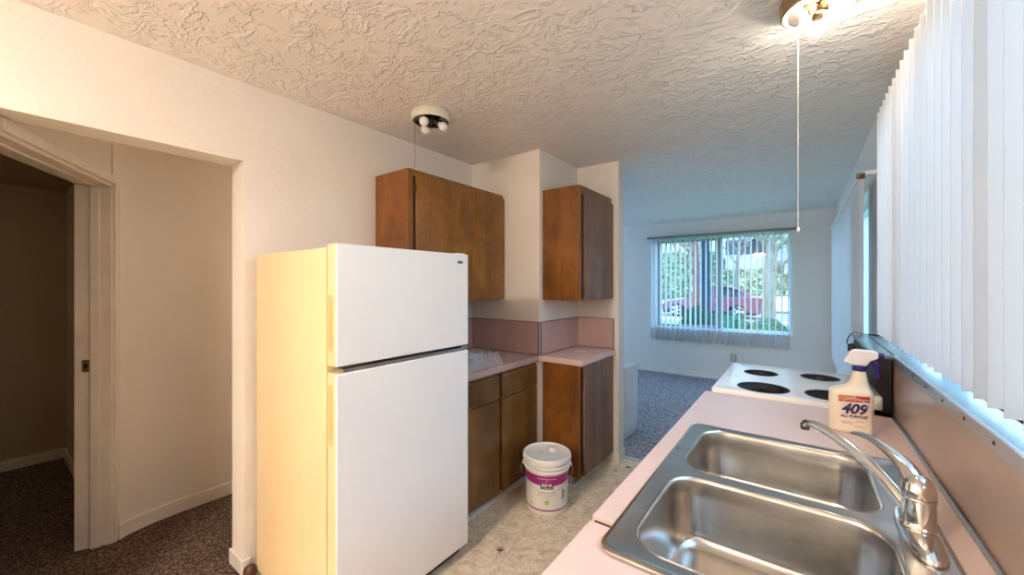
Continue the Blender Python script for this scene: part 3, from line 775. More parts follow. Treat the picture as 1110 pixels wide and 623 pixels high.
# ------------------------------------------------------------------ spray bottle
def bottle():
    cx, cy = .140, 1.852; z0 = C+.001
    s = thing('spray_bottle', 'cream spray bottle of cleaner with a white head and blue trigger beside the stove', 'spray bottle', (cx, cy, z0))
    rot = R(-3)
    def sup(a, b, z, ox=0, oy=0, n=36, e=.55):
        o = []
        for i in range(n):
            t = 2*math.pi*i/n; c, s_ = math.cos(t), math.sin(t)
            x = ox+a*math.copysign(abs(c)**e, c); y = oy+b*math.copysign(abs(s_)**e, s_)
            o.append(Vector((cx+x*math.cos(rot)-y*math.sin(rot), cy+x*math.sin(rot)+y*math.cos(rot), z0+z)))
        return o
    bm = new_bm()
    rings(bm, [sup(.055, .034, 0), sup(.060, .038, .004), sup(.0615, .0395, .012), sup(.0615, .0395, .10), sup(.0612, .0395, .132), sup(.0595, .0385, .143, e=.6),
               sup(.052, .034, .152, .004, e=.65), sup(.040, .028, .159, .012, e=.8), sup(.031, .024, .166, .018, e=.9), sup(.026, .022, .180, .021, e=1), sup(.020, .018, .205, .023, e=1), sup(.016, .016, .224, .023, e=1)])
    make('body', bm, 'bottle_cream', s, smooth=True)
    bm = new_bm(); lathe(bm, [(.0185, 0), (.0195, .002), (.0195, .018), (.017, .020)], (cx+.023, cy, z0+.218), 28); make('collar', bm, 'trigger_blue', s, smooth=True)
    # head: tapered wedge, pointing to the right
    bm = new_bm()
    prof = [(-.042, .012), (-.022, .048), (-.012, .056), (.038, .056), (.052, .050), (.052, .030), (.030, .018), (.022, .000), (-.018, .000)]
    hp = [(cx+.021+x, z0+.237+z) for x, z in prof]
    prism(bm, hp, cy-.014, cy+.014, 'Y'); h = make('spray_head', bm, 'bottle_head', s, bevel=.005)
    bm = new_bm(); lathe(bm, [(.010, 0), (.011, .003), (.011, .016), (.006, .018)], (cx+.071, cy, z0+.277), 16, Matrix.Rotation(R(90), 4, 'Y')); make('nozzle', bm, 'trigger_blue', h, smooth=True)
    bm = new_bm(); tube(bm, spline([(cx+.049, cy, z0+.262), (cx+.064, cy, z0+.245), (cx+.066, cy, z0+.222), (cx+.070, cy, z0+.195)], 5), [.009, .009, .009, .0085, .008, .008, .0075, .007, .007, .007, .007, .0065, .0065, .006, .006, .005], 12, flat=1.2)
    make('trigger', bm, 'trigger_blue', s, smooth=True)
    # front label, wrapped on the front face
    def face(x, z, off):
        t = min(.999, abs(x)/.0615); y = -.0395*(1-t**(1/.55*1.0)*1.0)**.55 if t < 1 else 0
        y = -.0395*max(0, 1-t**(2/.55*.5*2))**(.55/2) - off
        return Vector((cx+x*math.cos(rot)-y*math.sin(rot), cy+x*math.sin(rot)+y*math.cos(rot), z0+z))
    def patch(bm, pts_lo, pts_hi, off):
        a = [bm.verts.new(face(x, z, off)) for x, z in pts_lo]; b = [bm.verts.new(face(x, z, off)) for x, z in pts_hi]
        for i in range(len(a)-1): bm.faces.new((a[i], a[i+1], b[i+1], b[i]))
    xs = [-.034+.084*i/14 for i in range(15)]
    top = lambda x: .132+.004*((x+.03)/.07)
    bm = new_bm(); patch(bm, [(x, .110+.006*((x+.03)/.07)) for x in xs], [(x, top(x)) for x in xs], .0006); make('label_banner', bm, 'ink_red', s)
    bm = new_bm(); patch(bm, [(x, .120+.006*((x+.03)/.07)) for x in xs[:9]], [(x, top(x)) for x in xs[:9]], .0010); make('label_banner', bm, 'ink_orange', s)
    bm = new_bm(); patch(bm, [(x, .1165+.006*((x+.03)/.07)) for x in xs], [(x, .1185+.006*((x+.03)/.07)) for x in xs], .0013)
    make('label_stripe', bm, 'label_white', s)
    bm = new_bm(); text_bm(bm, '409', .048, lambda x, y: face(x+.007, .073+y+.06*x, .0013), .0018, .3, .92); make('label_number', bm, 'ink_purple', s)
    bm = new_bm(); text_bm(bm, 'ALL PURPOSE', .0125, lambda x, y: face(x+.007, .058+y+.06*x, .0013), .0005, .3, .95); make('label_lettering', bm, 'ink_purple', s)
    bm = new_bm()
    for z, a, b_ in ((.046, .012, .036), (.040, -.026, .008), (.034, -.026, .004), (.028, .006, .036)):
        q = [a+(b_-a)*i/6 for i in range(7)]; patch(bm, [(x, z) for x in q], [(x, z+.002) for x in q], .0012)
    make('label_small_print', bm, 'label_grey', s)
    bm = new_bm(); q = []
    for k in range(25):
        a = R(-35+200*k/24); q.append((.010+.034*math.cos(a), .094+.034*math.sin(a)))
    pts = [face(x, z, .0017) for x, z in q]; tube(bm, pts, .0009, 6); make('label_arc', bm, 'label_white', s, smooth=True)
bottle()

# ------------------------------------------------------------------ paint bucket
def bucket():
    cx, cy = -1.335, 2.185
    s = thing('paint_bucket', 'white five gallon paint bucket with a magenta label on the kitchen floor', 'bucket', (cx, cy, 0))
    Rz = lambda z: .129+.013*z/.30
    bm = new_bm()
    lathe(bm, [(.120, .001), (.127, .004), (Rz(.01), .012), (Rz(.265), .265), (.147, .268), (.149, .274), (.146, .279), (.143, .281), (.143, .290), (.152, .293), (.154, .300), (.150, .305), (.144, .308), (.144, .322), (.146, .326)], (cx, cy, 0), 56)
    make('tub', bm, 'bucket_white', s, smooth=True)
    bm = new_bm()
    lathe(bm, [(.150, .318), (.155, .320), (.156, .345), (.154, .352), (.149, .356), (.143, .355), (.140, .347), (.136, .345), (.02, .344), (.001, .344)], (cx, cy, 0), 56, cap=(False, True))
    for k in range(28):
        a = 2*math.pi*k/28; box(bm, -.002, .002, -.0015, .0015, .322, .342, M=Matrix.Translation((cx, cy, 0)) @ Matrix.Rotation(a, 4, 'Z') @ Matrix.Translation((.1555, 0, 0)))
    lid = make('lid', bm, 'bucket_white', s, smooth=True)
    d = Vector((0-cx, 0-cy, 0)).normalized(); a0 = math.atan2(d.y, d.x)
    side = Vector((-d.y, d.x, 0))
    pc = Vector((cx, cy, 0)) - d*.045 + side*.035
    bm = new_bm(); lathe(bm, [(.034, .344), (.034, .350), (.031, .352), (.028, .352), (.027, .360), (.024, .364), (.005, .364)], (pc.x, pc.y, 0), 28); make('spout_cap', bm, 'plastic_white', lid, smooth=True)
    # faint blue scribble on the lid
    bm = new_bm(); q = Vector((cx, cy, 0)) - side*.065 - d*.01
    for j in range(2):
        tube(bm, [q - side*.0 + side*(.006*i) + d*(.025*j) + d*(.004*math.sin(i*2.3)) + Vector((0, 0, .3452)) for i in range(8)], .0009, 5)
    make('scribble', bm, 'label_grey', lid)
    def wrap(a, z, off=.0008): r = Rz(z)+off; return Vector((cx+r*math.cos(a0+a), cy+r*math.sin(a0+a), z))
    def band(bm, a1, a2, zlo, zhi, off, n=30):
        lo = []; hi = []
        for i in range(n+1):
            a = a1+(a2-a1)*i/n; lo.append(bm.verts.new(wrap(a, zlo(a), off))); hi.append(bm.verts.new(wrap(a, zhi(a), off)))
        for i in range(n): bm.faces.new((lo[i], lo[i+1], hi[i+1], hi[i]))
    bm = new_bm(); band(bm, -1.5, 1.5, lambda a: .030, lambda a: .258, .0006); lb = make('label', bm, 'label_white', s, smooth=True)
    bm = new_bm(); band(bm, -1.5, 1.5, lambda a: .196+.016*(abs(a)/1.5)**2, lambda a: .258, .0012); make('label_band', bm, 'label_magenta', lb, smooth=True)
    bm = new_bm(); band(bm, -1.5, 1.5, lambda a: .036, lambda a: .045, .0012); make('label_band', bm, 'label_magenta', lb, smooth=True)
    bm = new_bm(); band(bm, -.28, .28, lambda a: .176, lambda a: .212, .0019, 12); make('label_badge', bm, 'label_black', lb, smooth=True)
    def dashes(bm, mid, z, w, h, off):
        # small print too fine to read in the photograph: rows of short marks
        a = mid-w/2; random.seed(int(z*1000))
        while a < mid+w/2:
            q = random.uniform(.015, .04); band(bm, a, min(a+q, mid+w/2+.005), lambda _: z, lambda _: z+h, off, 2); a += q+.012
    T = lambda da, z, off: (lambda x, y: wrap(da+x/.137, z+y, off))
    bm = new_bm(); text_bm(bm, 'BEHR', .026, T(0, .1925, .0025), .0009, 0, 1.05); dashes(bm, 0, .181, .40, .005, .0025); dashes(bm, 0, .237, .85, .004, .002); dashes(bm, 0, .223, .07, .005, .002); make('label_lettering', bm, 'label_white', lb)
    bm = new_bm(); dashes(bm, 0, .150, .75, .006, .0014); dashes(bm, 0, .134, .95, .004, .0014); dashes(bm, 0, .118, .3, .004, .0014); dashes(bm, -.85, .066, .2, .007, .0014)
    band(bm, .75, .9, lambda a: .10, lambda a: .16, .0013, 4)
    make('label_lettering', bm, 'label_grey', lb)
    bm = new_bm(); band(bm, -.075, .075, lambda a: .080, lambda a: .104, .0015, 6); gs = make('label_seal', bm, 'label_green', lb)
    bm = new_bm(); text_bm(bm, '+', .02, T(0, .085, .0021), .0006); make('label_mark', bm, 'label_white', gs)
    bm = new_bm()
    for s_ in (-1, 1):
        tube(bm, [wrap(s_*(.25+.55*t), .15+.035*t, .0014) for t in [i/8 for i in range(9)]], .0008, 5)
    make('label_swoosh', bm, 'label_grey', lb)
    # wire bail hanging down in front, on side ears
    bm = new_bm(); ears = []
    for s_ in (-1, 1):
        e = Vector((cx, cy, .285)) + side*s_*.153 + d*.01; ears.append(e)
        lathe(bm, [(.013, -.006), (.013, .004), (.008, .007)], e, 14, Matrix.Rotation(math.atan2(side.y*s_, side.x*s_), 4, 'Z') @ Matrix.Rotation(R(90), 4, 'Y'))
    make('handle_ear', bm, 'plastic_white', s, smooth=True)
    bm = new_bm(); pts = []
    for k in range(25):
        t = math.pi*k/24; pts.append(Vector((cx, cy, .285)) + side*(-.160*math.cos(t)*(1+.28*math.sin(t))) - d*(-.010+.165*math.sin(t)**2) - Vector((0, 0, .16*math.sin(t)**.8)))
    tube(bm, pts, .002, 8); make('bail_handle', bm, 'metal_trim', s, smooth=True)
bucket()

# ------------------------------------------------------------------ ceiling lamps
def lamp(name, loc, label, rim, lit, cordxy, cord_to, cordm, rot, pull_end=True):
    s = thing(name, label, 'ceiling light', loc, 'round three-bulb ceiling lights')
    x, y, z = loc
    bm = new_bm(); lathe(bm, [(.070, 0), (.108, -.001), (.112, -.010), (.112, -.040), (.108, -.048), (.102, -.050)], (x, y, z), 44, cap=(True, False))
    make('canopy', bm, rim, s, smooth=True)
    bm = new_bm(); lathe(bm, [(.102, -.050), (.100, -.046), (.06, -.034), (.02, -.030), (.001, -.030)], (x, y, z), 44, cap=(False, True)); make('pan', bm, 'lamp_pan' if lit else 'chrome_dark', s, smooth=True)
    bm = new_bm(); lathe(bm, [(.006, -.028), (.012, -.034), (.012, -.050), (.005, -.056)], (x, y, z), 16); make('finial', bm, 'brass' if lit else 'black_rubber', s, smooth=True)
    for k in range(3):
        a = rot + 2*math.pi*k/3
        M = Matrix.Rotation(a, 4, 'Z') @ Matrix.Rotation(R(180-58), 4, 'Y')
        o = (x+.026*math.cos(a), y+.026*math.sin(a), z-.046)
        bm = new_bm(); lathe(bm, [(.0175, -.014), (.0190, -.008), (.0190, .018), (.0165, .022)], o, 20, M); so = make('socket', bm, 'brass' if lit else 'black_rubber', s, smooth=True)
        bm = new_bm(); q = M.to_3x3() @ Vector((0, 0, .020)); o2 = Vector(o)+q
        pr = [(.013, -.004), (.0135, .004)]
        for i in range(13):
            t = R(-62+152*i/12); pr.append((max(.0006, .027*math.cos(t)), .032+.027*math.sin(t)))
        lathe(bm, pr, o2, 24, M)
        on = lit and k in lit
        b = make('bulb', bm, 'bulb_lit' if on else 'bulb_off', so, smooth=True)
        if on: b['label'] = 'lit bulb'
    cx, cy = cordxy
    bm = new_bm(); box(bm, cx-.004, cx+.004, cy-.004, cy+.004, z-.045, z-.020, .001); tube(bm, [(cx, cy, z-.04), (cx, cy, cord_to)], .0013, 6)
    c = make('pull_cord', bm, cordm, s, smooth=True)
    if pull_end:
        bm = new_bm(); lathe(bm, [(.002, .012), (.0045, .008), (.006, 0), (.005, -.006), (.002, -.009)], (cx, cy, cord_to), 14); make('pull_knob', bm, 'plastic_white', c, smooth=True)
lamp('ceiling_light', (.045, 1.725, H), 'lit round ceiling light with a brass rim above the sink', 'brass', (0, 2), (-.012, 1.80), 1.640, 'cord_white', R(92))
lamp('ceiling_light', (-1.745, 1.56, H), 'unlit cream round ceiling light with bare bulbs above the refrigerator', 'lamp_cream', (), (-1.76, 1.455), 2.06, 'cord_grey', R(-75), False)

# assumed unseen ceiling lamp behind the camera, added as warm fill light
s = thing('ceiling_light', 'assumed lit round glass dome fill light on the kitchen ceiling behind the camera', 'ceiling light', (-1.1, -1.25, H))
bm = new_bm(); lathe(bm, [(.17, .002), (.18, -.004), (.18, -.022), (.172, -.026)], (-1.1, -1.25, H), 40); make('rim', bm, 'brass', s, smooth=True)
bm = new_bm(); lathe(bm, [(.168, -.026), (.155, -.055), (.12, -.08), (.06, -.094), (.002, -.098)], (-1.1, -1.25, H), 40); make('added_glass_dome', bm, 'assumed_fill', s, smooth=True)
s = thing('ceiling_light', 'small added glass fill light in the dim room beyond the hall', 'ceiling light', (-4.2, -1.2, 2.21))  # unseen fill light, added to brighten the room past the diagonal door
bm = new_bm(); lathe(bm, [(.09, .002), (.10, -.004), (.10, -.02), (.095, -.024)], (-4.2, -1.2, 2.21), 32); make('rim', bm, 'brass', s, smooth=True)
bm = new_bm(); lathe(bm, [(.092, -.024), (.085, -.045), (.06, -.065), (.002, -.075)], (-4.2, -1.2, 2.21), 32); make('added_glass_dome', bm, 'bedroom_fill', s, smooth=True)
s = thing('ceiling_light', 'added round glass fill light in the hall behind the left wall', 'ceiling light', (-2.77, 1.9, H))  # unseen fill light, added to brighten the hall walls
bm = new_bm(); lathe(bm, [(.09, .002), (.10, -.004), (.10, -.02), (.095, -.024)], (-2.77, 1.9, H), 32); make('rim', bm, 'brass', s, smooth=True)
bm = new_bm(); lathe(bm, [(.092, -.024), (.085, -.045), (.06, -.065), (.002, -.075)], (-2.77, 1.9, H), 32); make('added_glass_dome', bm, 'hall_fill', s, smooth=True)
# ------------------------------------------------------------------ small things
def plate(name, label, cat, x0, x1, z0, z1, m, outlet):
    s = thing(name, label, cat, ((x0+x1)/2, YF, z0))
    p = bx('cover_plate', m, x0, x1, YF-.006, YF, z0, z1, s, bev=.002)
    if outlet:
        for zc in (z0+(z1-z0)*.3, z0+(z1-z0)*.7):
            bm = new_bm(); xc = (x0+x1)/2
            box(bm, xc-.016, xc+.016, YF-.008, YF-.005, zc-.015, zc+.015, .001); so = make('socket', bm, 'plastic_cream', s)
            bm = new_bm(); box(bm, xc-.008, xc-.005, YF-.0085, YF-.0079, zc-.006, zc+.008); box(bm, xc+.005, xc+.008, YF-.0085, YF-.0079, zc-.006, zc+.008); make('slot', bm, 'black_matte', so)
    else:
        bx('toggle', 'plastic_cream', (x0+x1)/2-.005, (x0+x1)/2+.005, YF-.018, YF-.006, (z0+z1)/2-.012, (z0+z1)/2+.012, s, bev=.001)
plate('wall_outlet', 'beige wall outlet on the far wall below the window', 'outlet', -.855, -.775, .295, .41, 'plastic_beige', True)
plate('light_switch', 'small light switch on the far wall just past the partition end', 'light switch', -2.56, -2.485, 1.155, 1.27, 'plastic_beige', False)
# low white cabinet beyond partition
s = thing('wall_heater', 'low white metal heater cabinet on the carpet behind the partition end', 'heater', (-1.42, 3.7, 0))
bx('casing', 'heater_white', -1.50, -1.307, 3.55, 3.86, .006, .655, s, bev=.004)
bx('side_panel', 'plastic_cream', -1.50, -1.312, 3.545, 3.551, .01, .645, s, bev=.001)
for z in (.10, .25, .40, .55):
    bm = new_bm(); lathe(bm, [(.005, 0), (.0045, .002), (.001, .003)], (-1.335, 3.545, z), 10, Matrix.Rotation(R(90), 4, 'X')); make('screw', bm, 'dark_metal', s)
bx('base_plinth', 'black_matte', -1.49, -1.32, 3.56, 3.85, .004, .012, s)
bx('top_lip', 'heater_white', -1.505, -1.302, 3.543, 3.865, .648, .662, s, bev=.003)
# hook on partition end
bm = new_bm(); tube(bm, spline([(X2, 3.08, 2.105), (X2+.012, 3.08, 2.104), (X2+.03, 3.08, 2.100), (X2+.034, 3.08, 2.108)], 4), .002, 8); lathe(bm, [(.006, 0), (.005, .003)], (X2, 3.08, 2.105), 10, Matrix.Rotation(R(90), 4, 'Y'))
make('wall_hook', bm, 'plastic_white', smooth=True, label='tiny white hook high on the end of the partition', cat='hook')
# plastic bag
bm = new_bm(); random.seed(4)
nx, ny = 26, 30; V = []
cxb, cyb = -1.72, 1.86
for i in range(nx):
    row = []
    for j in range(ny):
        u, v = i/(nx-1)*2-1, j/(ny-1)*2-1
        r = max(abs(u), abs(v)); h = max(0, 1-r**2.2)**.5
        p = Vector((u*2.2, v*2.2, 1.7)); q = (1-3*abs(noise.noise(p*.9)))*.6+(1-3*abs(noise.noise(p*1.9)))*.4
        z = .004+.085*h*max(.1, .45+.75*q) + (.028*math.exp(-((v-.72-.15*u)/.10)**2)*(h > 0.2))
        row.append(bm.verts.new((cxb+u*.135+.015*noise.noise(p*1.7), cyb+v*.19+.02*noise.noise(p*1.3+Vector((9, 0, 0))), C+z)))
    V.append(row)
for i in range(nx-1):
    for j in range(ny-1): bm.faces.new((V[i][j], V[i+1][j], V[i+1][j+1], V[i][j+1]))
o = make('plastic_bag', bm, 'clear_plastic', smooth=False, label='crumpled clear plastic bag on the pink worktop beside the refrigerator', cat='plastic bag')
so = o.modifiers.new('film', 'SOLIDIFY'); so.thickness = .0006
# paper scrap
bm = new_bm(); M = Matrix.Translation((-1.385, 2.77, C)) @ Matrix.Rotation(R(20), 4, 'Z')
L = []
for i in range(6):
    x = -.045+.09*i/5; z = .001+.004*abs(math.sin(i*1.1)); L.append([bm.verts.new(M @ Vector((x, y, z+(.003 if y > 0 else 0)))) for y in (-.022, 0, .024)])
for a, b_ in zip(L, L[1:]):
    for k in range(2): bm.faces.new((a[k], a[k+1], b_[k+1], b_[k]))
o = make('paper_scrap', bm, 'paper', label='small white scrap of paper lying on the short pink worktop', cat='paper')
o.modifiers.new('thickness', 'SOLIDIFY').thickness = .0005
# leaf and crumbs on floor
def leaf(name, x, y, r, m, label, seed, pts=7):
    random.seed(seed); bm = new_bm(); n = pts*4; c = bm.verts.new((x, y, .004)); vs = []
    for i in range(n):
        a = 2*math.pi*i/n; rr = r*(1 if i % 4 == 0 else (.45 if i % 2 else .28))*random.uniform(.7, 1.1)
        vs.append(bm.verts.new((x+rr*math.cos(a), y+rr*math.sin(a), .002+.010*random.random()*(rr/r))))
    for i in range(n): bm.faces.new((c, vs[i], vs[(i+1) % n]))
    o = make(name, bm, m, label=label, cat='dead leaf'); o.modifiers.new('thickness', 'SOLIDIFY').thickness = .0008
leaf('dry_leaf', -1.314, 1.666, .032, 'leaf_brown', 'dry star-shaped brown leaf on the vinyl floor in front of the refrigerator', 1)
leaf('dry_leaf', -1.098, 3.018, .028, 'brown_rubber', 'reddish curled leaf bit on the floor near the carpet edge', 2, 3)
leaf('dry_leaf', -1.152, 2.906, .014, 'leaf_brown', 'tiny dark crumb of leaf on the floor nearest the partition end', 3, 3)

# ------------------------------------------------------------------ outdoors
pbr('asphalt', (.20, .21, .22), .85, c2=(.26, .27, .28), scale=3, bump=.2, bscale=30)
pbr('concrete', (.55, .54, .50), .8, c2=(.48, .47, .44), scale=3)
pbr('lawn', (.10, .20, .05), .9, c2=(.20, .28, .09), scale=3, bump=.5, bscale=30)
pbr('ivy_ground', (.10, .14, .06), .9, c2=(.30, .32, .20), scale=2.5, bump=.6, bscale=12)
pbr('leaf_dark', (.005, .035, .022), .9, spec=.1, c2=(.01, .06, .035), scale=6)
pbr('leaf_mid', (.06, .15, .08), .9, spec=.1, c2=(.13, .24, .12), scale=3)
pbr('leaf_pale', (.26, .32, .18), .9, spec=.1, c2=(.48, .46, .32), scale=2)
pbr('leaf_hedge', (.02, .09, .06), .9, spec=.1, c2=(.05, .15, .09), scale=4)
pbr('bark', (.12, .11, .085), .9, c2=(.20, .185, .15), scale=6, stretch=(4, 4, .6), bump=.6, bscale=25)
pbr('bark_red', (.16, .06, .045), .9, c2=(.24, .10, .07), scale=6, stretch=(4, 4, .6), bump=.6, bscale=25)
pbr('pole_blue', (.012, .028, .055), .8, spec=.1)
pbr('siding', (.50, .58, .64), .7, c2=(.46, .54, .60), scale=2)
pbr('roof_grey', (.16, .19, .23), .8, c2=(.21, .24, .28), scale=6)
pbr('bin_blue', (.01, .12, .55), .5)
pbr('car_paint', (.18, .04, .085), .3, coat=.5, c2=(.17, .035, .075))
pbr('car_glass', (.02, .03, .04), .05)
pbr('car_rim', (.70, .72, .74), .3, metal=.4)
pbr('tyre', (.012, .012, .014), .7)
pbr('tail_red', (.35, .01, .01), .2)
pbr('white_paint', (.80, .80, .78), .6)
GZ = -.06
bm = new_bm(); box(bm, -30, 20, YF+.14, 17.4, GZ-.1, GZ); make('ground_lawn', bm, 'lawn', kind='structure')
bx('ground_side_yard', 'lawn', XW+.12, 20, -10, YF+.14, GZ-.1, GZ, kind='structure')
pbr('daylight_block_siding', (.50, .47, .42), .8, c2=(.46, .43, .38), scale=3)
bx('wall_daylight_block', 'daylight_block_siding', 3.2, 3.5, -4, 5.2, GZ, 2.45, kind='structure')  # unseen wall added to cut the daylight on the kitchen blinds
bx('ground_sidewalk', 'concrete', -30, 20, 17.4, 18.6, GZ-.1, GZ+.02, kind='structure')
bx('ground_street', 'asphalt', -30, 20, 18.6, 25.0, GZ-.1, GZ-.01, kind='structure')
bm = new_bm(); random.seed(11)                                        # bank rising behind the street
nx, ny = 60, 26; V = []
for i in range(nx):
    row = []
    for j in range(ny):
        x = -28+46*i/(nx-1); y = 24.8+20*j/(ny-1); z = GZ+min(1, j/3)*.4+(y-24.8)*.30+.22*noise.noise(Vector((x*.7, y*.7, 0)))
        row.append(bm.verts.new((x, y, z)))
    V.append(row)
for i in range(nx-1):
    for j in range(ny-1): bm.faces.new((V[i][j], V[i+1][j], V[i+1][j+1], V[i][j+1]))
make('ground_bank', bm, 'ivy_ground', kind='structure', smooth=True)
def leaves(bm, f, n, s, seed):
    random.seed(seed)
    for _ in range(n):
        p = Vector(f()); a = Vector([random.gauss(0, 1) for _ in range(3)]).normalized(); b_ = a.cross(Vector([random.gauss(0, 1) for _ in range(3)])).normalized()
        q = s*random.uniform(.6, 1.3)
        vs = [bm.verts.new(p+a*q), bm.verts.new(p+b_*q*.5), bm.verts.new(p-a*q), bm.verts.new(p-b_*q*.5)]; bm.faces.new(vs)
def blob(c, r, squash=(1, 1, 1), shell=.75):
    def f():
        d = Vector([random.gauss(0, 1) for _ in range(3)]).normalized(); k = random.uniform(shell, 1.0)
        d *= k*(1+.18*noise.noise(d*3+Vector(c)))
        return (c[0]+d.x*r*squash[0], c[1]+d.y*r*squash[1], max(GZ+.02, c[2]+d.z*r*squash[2]))
    return f
def core(bm, c, r, squash):
    g = bmesh.ops.create_icosphere(bm, subdivisions=3, radius=1)
    for v in g['verts']: v.co = Vector((c[0]+v.co.x*r*squash[0]*.85, c[1]+v.co.y*r*squash[1]*.85, max(GZ, c[2]+v.co.z*r*squash[2]*.85)))
bm = new_bm(); core(bm, (-2.35, 12, .32), .52, (1, 1, 1)); leaves(bm, blob((-2.35, 12, .32), .52), 2600, .035, 1)
make('round_shrub', bm, 'leaf_dark', label='round dark green shrub outside the window in front of the car', cat='shrub')
for k, (x, z, r, n, lab) in enumerate(((-1.62, .17, .62, 3200, 'taller end of the blue-green hedge next to the round shrub'), (-.75, .08, .60, 2800, 'middle mound of the low hedge below the right-hand pane'), (.15, -.02, .55, 2400, 'lowest right-hand mound of the hedge outside'))):
    bm = new_bm(); sq = (1.05, .8, .85); core(bm, (x, 12, z), r, sq); leaves(bm, blob((x, 12, z), r, sq), n, .035, 5+k)
    make('hedge_mound', bm, 'leaf_hedge', label=lab, cat='hedge', group='hedge mounds outside the far window')
bm = new_bm(); random.seed(9)
def bankpt():
    x = random.uniform(-11, 1.5); y = random.uniform(25.6, 37)
    return (x, y, GZ+.4+(y-24.8)*.30+random.uniform(0, .35))
leaves(bm, bankpt, 9000, .13, 12); nf = len(bm.faces); leaves(bm, bankpt, 9000, .13, 13); bm.faces.ensure_lookup_table()
for q in bm.faces[nf:]: q.material_index = 1
make('ivy_leaves', bm, ['leaf_pale', 'leaf_mid'], label='pale and green ivy leaves covering the bank across the street', cat='ivy', kind='stuff')
def tree(x, y, z0, h, r, m, label, seed, branches, lean=0, cat='tree', crown=None):
    t = thing('tree', label, cat, (x, y, z0), 'trees outside the far window'); random.seed(seed)
    bm = new_bm(); top = Vector((x+lean, y, z0+h)); pts = spline([(x, y, z0), (x+lean*.2, y, z0+h*.35), (x+lean*.6, y, z0+h*.7), top], 5)
    tube(bm, pts, [r*(1-.6*i/(len(pts)-1)) for i in range(len(pts))], 10); make('trunk', bm, m, t, smooth=True)
    tips = []
    for k in range(branches):
        s = random.uniform(.35, .98); i = int(s*(len(pts)-1)); p = pts[i]; a = random.uniform(0, 2*math.pi); L = h*random.uniform(.3, .6)
        d = Vector((math.cos(a), .6*math.sin(a), random.uniform(.5, 1.3))).normalized()
        q = [p, p+d*L*.35+Vector((0, 0, .05)), p+d*L*.7+Vector((random.uniform(-.2, .2), 0, .15)), p+d*L+Vector((random.uniform(-.4, .4), 0, .3))]
        bm = new_bm(); sp_ = spline(q, 4); tube(bm, sp_, [r*.42*(1-.8*j/(len(sp_)-1)) for j in range(len(sp_))], 7)
        for w in range(5):
            j = random.randint(3, len(sp_)-2); p2 = sp_[j]; d2 = Vector((random.uniform(-1, 1), random.uniform(-.5, .5), random.uniform(.1, 1))).normalized()
            tube(bm, [p2, p2+d2*L*.18, p2+d2*L*.34+Vector((0, 0, .08))], [r*.14, r*.09, r*.03], 5)
        make('branch', bm, m, t, smooth=True); tips += sp_[4:]
    if crown:
        bm = new_bm()
        def f(): 
            p = random.choice(tips); return p+Vector([random.gauss(0, .35) for _ in range(3)])
        leaves(bm, f, crown[1], crown[2], seed); make('foliage', bm, crown[0], t)
tree(-3.42, 17.0, GZ, 5.2, .15, 'bark_red', 'reddish brown tree trunk outside the left pane in front of the car', 3, 5)
tree(-1.00, 17.0, GZ, 4.6, .23, 'bark', 'thick pale tree with many forking branches outside the right pane', 5, 12, .15, crown=('leaf_pale', 900, .06))
tree(-3.2, 27.0, .7, 5.5, .13, 'bark', 'slender bare tree on the bank left of the forking tree', 8, 9, .4)
tree(-5.7, 28.0, .9, 5.5, .12, 'bark', 'thin tree on the bank at the left edge of the far window', 14, 8, -.3, crown=('leaf_mid', 700, .08))
tree(-.6, 29.0, 1.2, 5, .15, 'bark', 'leafy tree high on the bank behind the forking tree', 21, 9, .2, crown=('leaf_pale', 2200, .10))
bm = new_bm(); tube(bm, [(-3.0, 16.6, GZ), (-3.0, 16.6, 7.5)], [.16, .13], 16); make('utility_pole', bm, 'pole_blue', smooth=True, label='thick dark blue pole just right of the reddish trunk outside', cat='pole')
s = thing('wheeled_bin', 'bright blue wheeled bin on the bank seen through the left pane', 'bin', (-5.05, 26.5, .75))
bm = new_bm(); rings(bm, [[Vector((-5.05+a*w, 26.5+b_*w, z)) for a, b_ in ((-1, -1), (1, -1), (1, 1), (-1, 1))] for z, w in ((1.35, .26), (2.35, .33))]); make('tub', bm, 'bin_blue', s, bevel=.03)
bm = new_bm(); box(bm, -5.42, -4.68, 26.12, 26.9, 2.35, 2.45, .03); make('lid', bm, 'bin_blue', s)
bx('plinth', 'concrete', -5.5, -4.6, 26.05, 27, .2, 1.35, s)
# house on the bank
def house(x0, x1, y0, y1, z0, z1, zr, label, rm='roof_grey'):
    s = thing('house', label, 'house', ((x0+x1)/2, y0, z0), 'houses across the street')
    bm = new_bm(); box(bm, x0, x1, y0, y1, z0, z1); 
    for k in range(int((z1-z0)/.22)): box(bm, x0-.01, x1+.01, y0-.02, y0, z0+.22*k, z0+.22*k+.03)
    make('walls', bm, 'siding', s)
    bm = new_bm(); xm = (x0+x1)/2; prism(bm, [(y0-.4, z1), ((y0+y1)/2, zr), (y1+.4, z1), (y1+.4, z1-.12), (y0-.4, z1-.12)], x0-.4, x1+.4, 'X'); make('roof', bm, rm, s)
    n = 3
    for k in range(n):
        a = x0+(x1-x0)*(k+.5)/n; w = bx('window', 'white_paint', a-.55, a+.55, y0-.06, y0-.02, z0+1.0, z0+2.2, s); bx('pane', 'car_glass', a-.47, a+.47, y0-.075, y0-.06, z0+1.08, z0+2.12, w)
house(-4.3, -1.6, 31, 36, 2.4, 5.0, 6.2, 'pale blue house on the bank behind the trees at the middle of the window')
house(-.9, 6.5, 30, 36, 1.5, 2.9, 4.3, 'low house with a grey roof at the right edge of the far window')
s = thing('garden_wall', 'long white wall across the street at the right edge of the window', 'wall', (1.2, 21.5, GZ)); bx('wall_body', 'white_paint', -1.25, 7, 25.0, 25.3, GZ-.1, .72, s); bx('wall_cap', 'concrete', -1.3, 7, 24.95, 25.35, .72, .80, s)
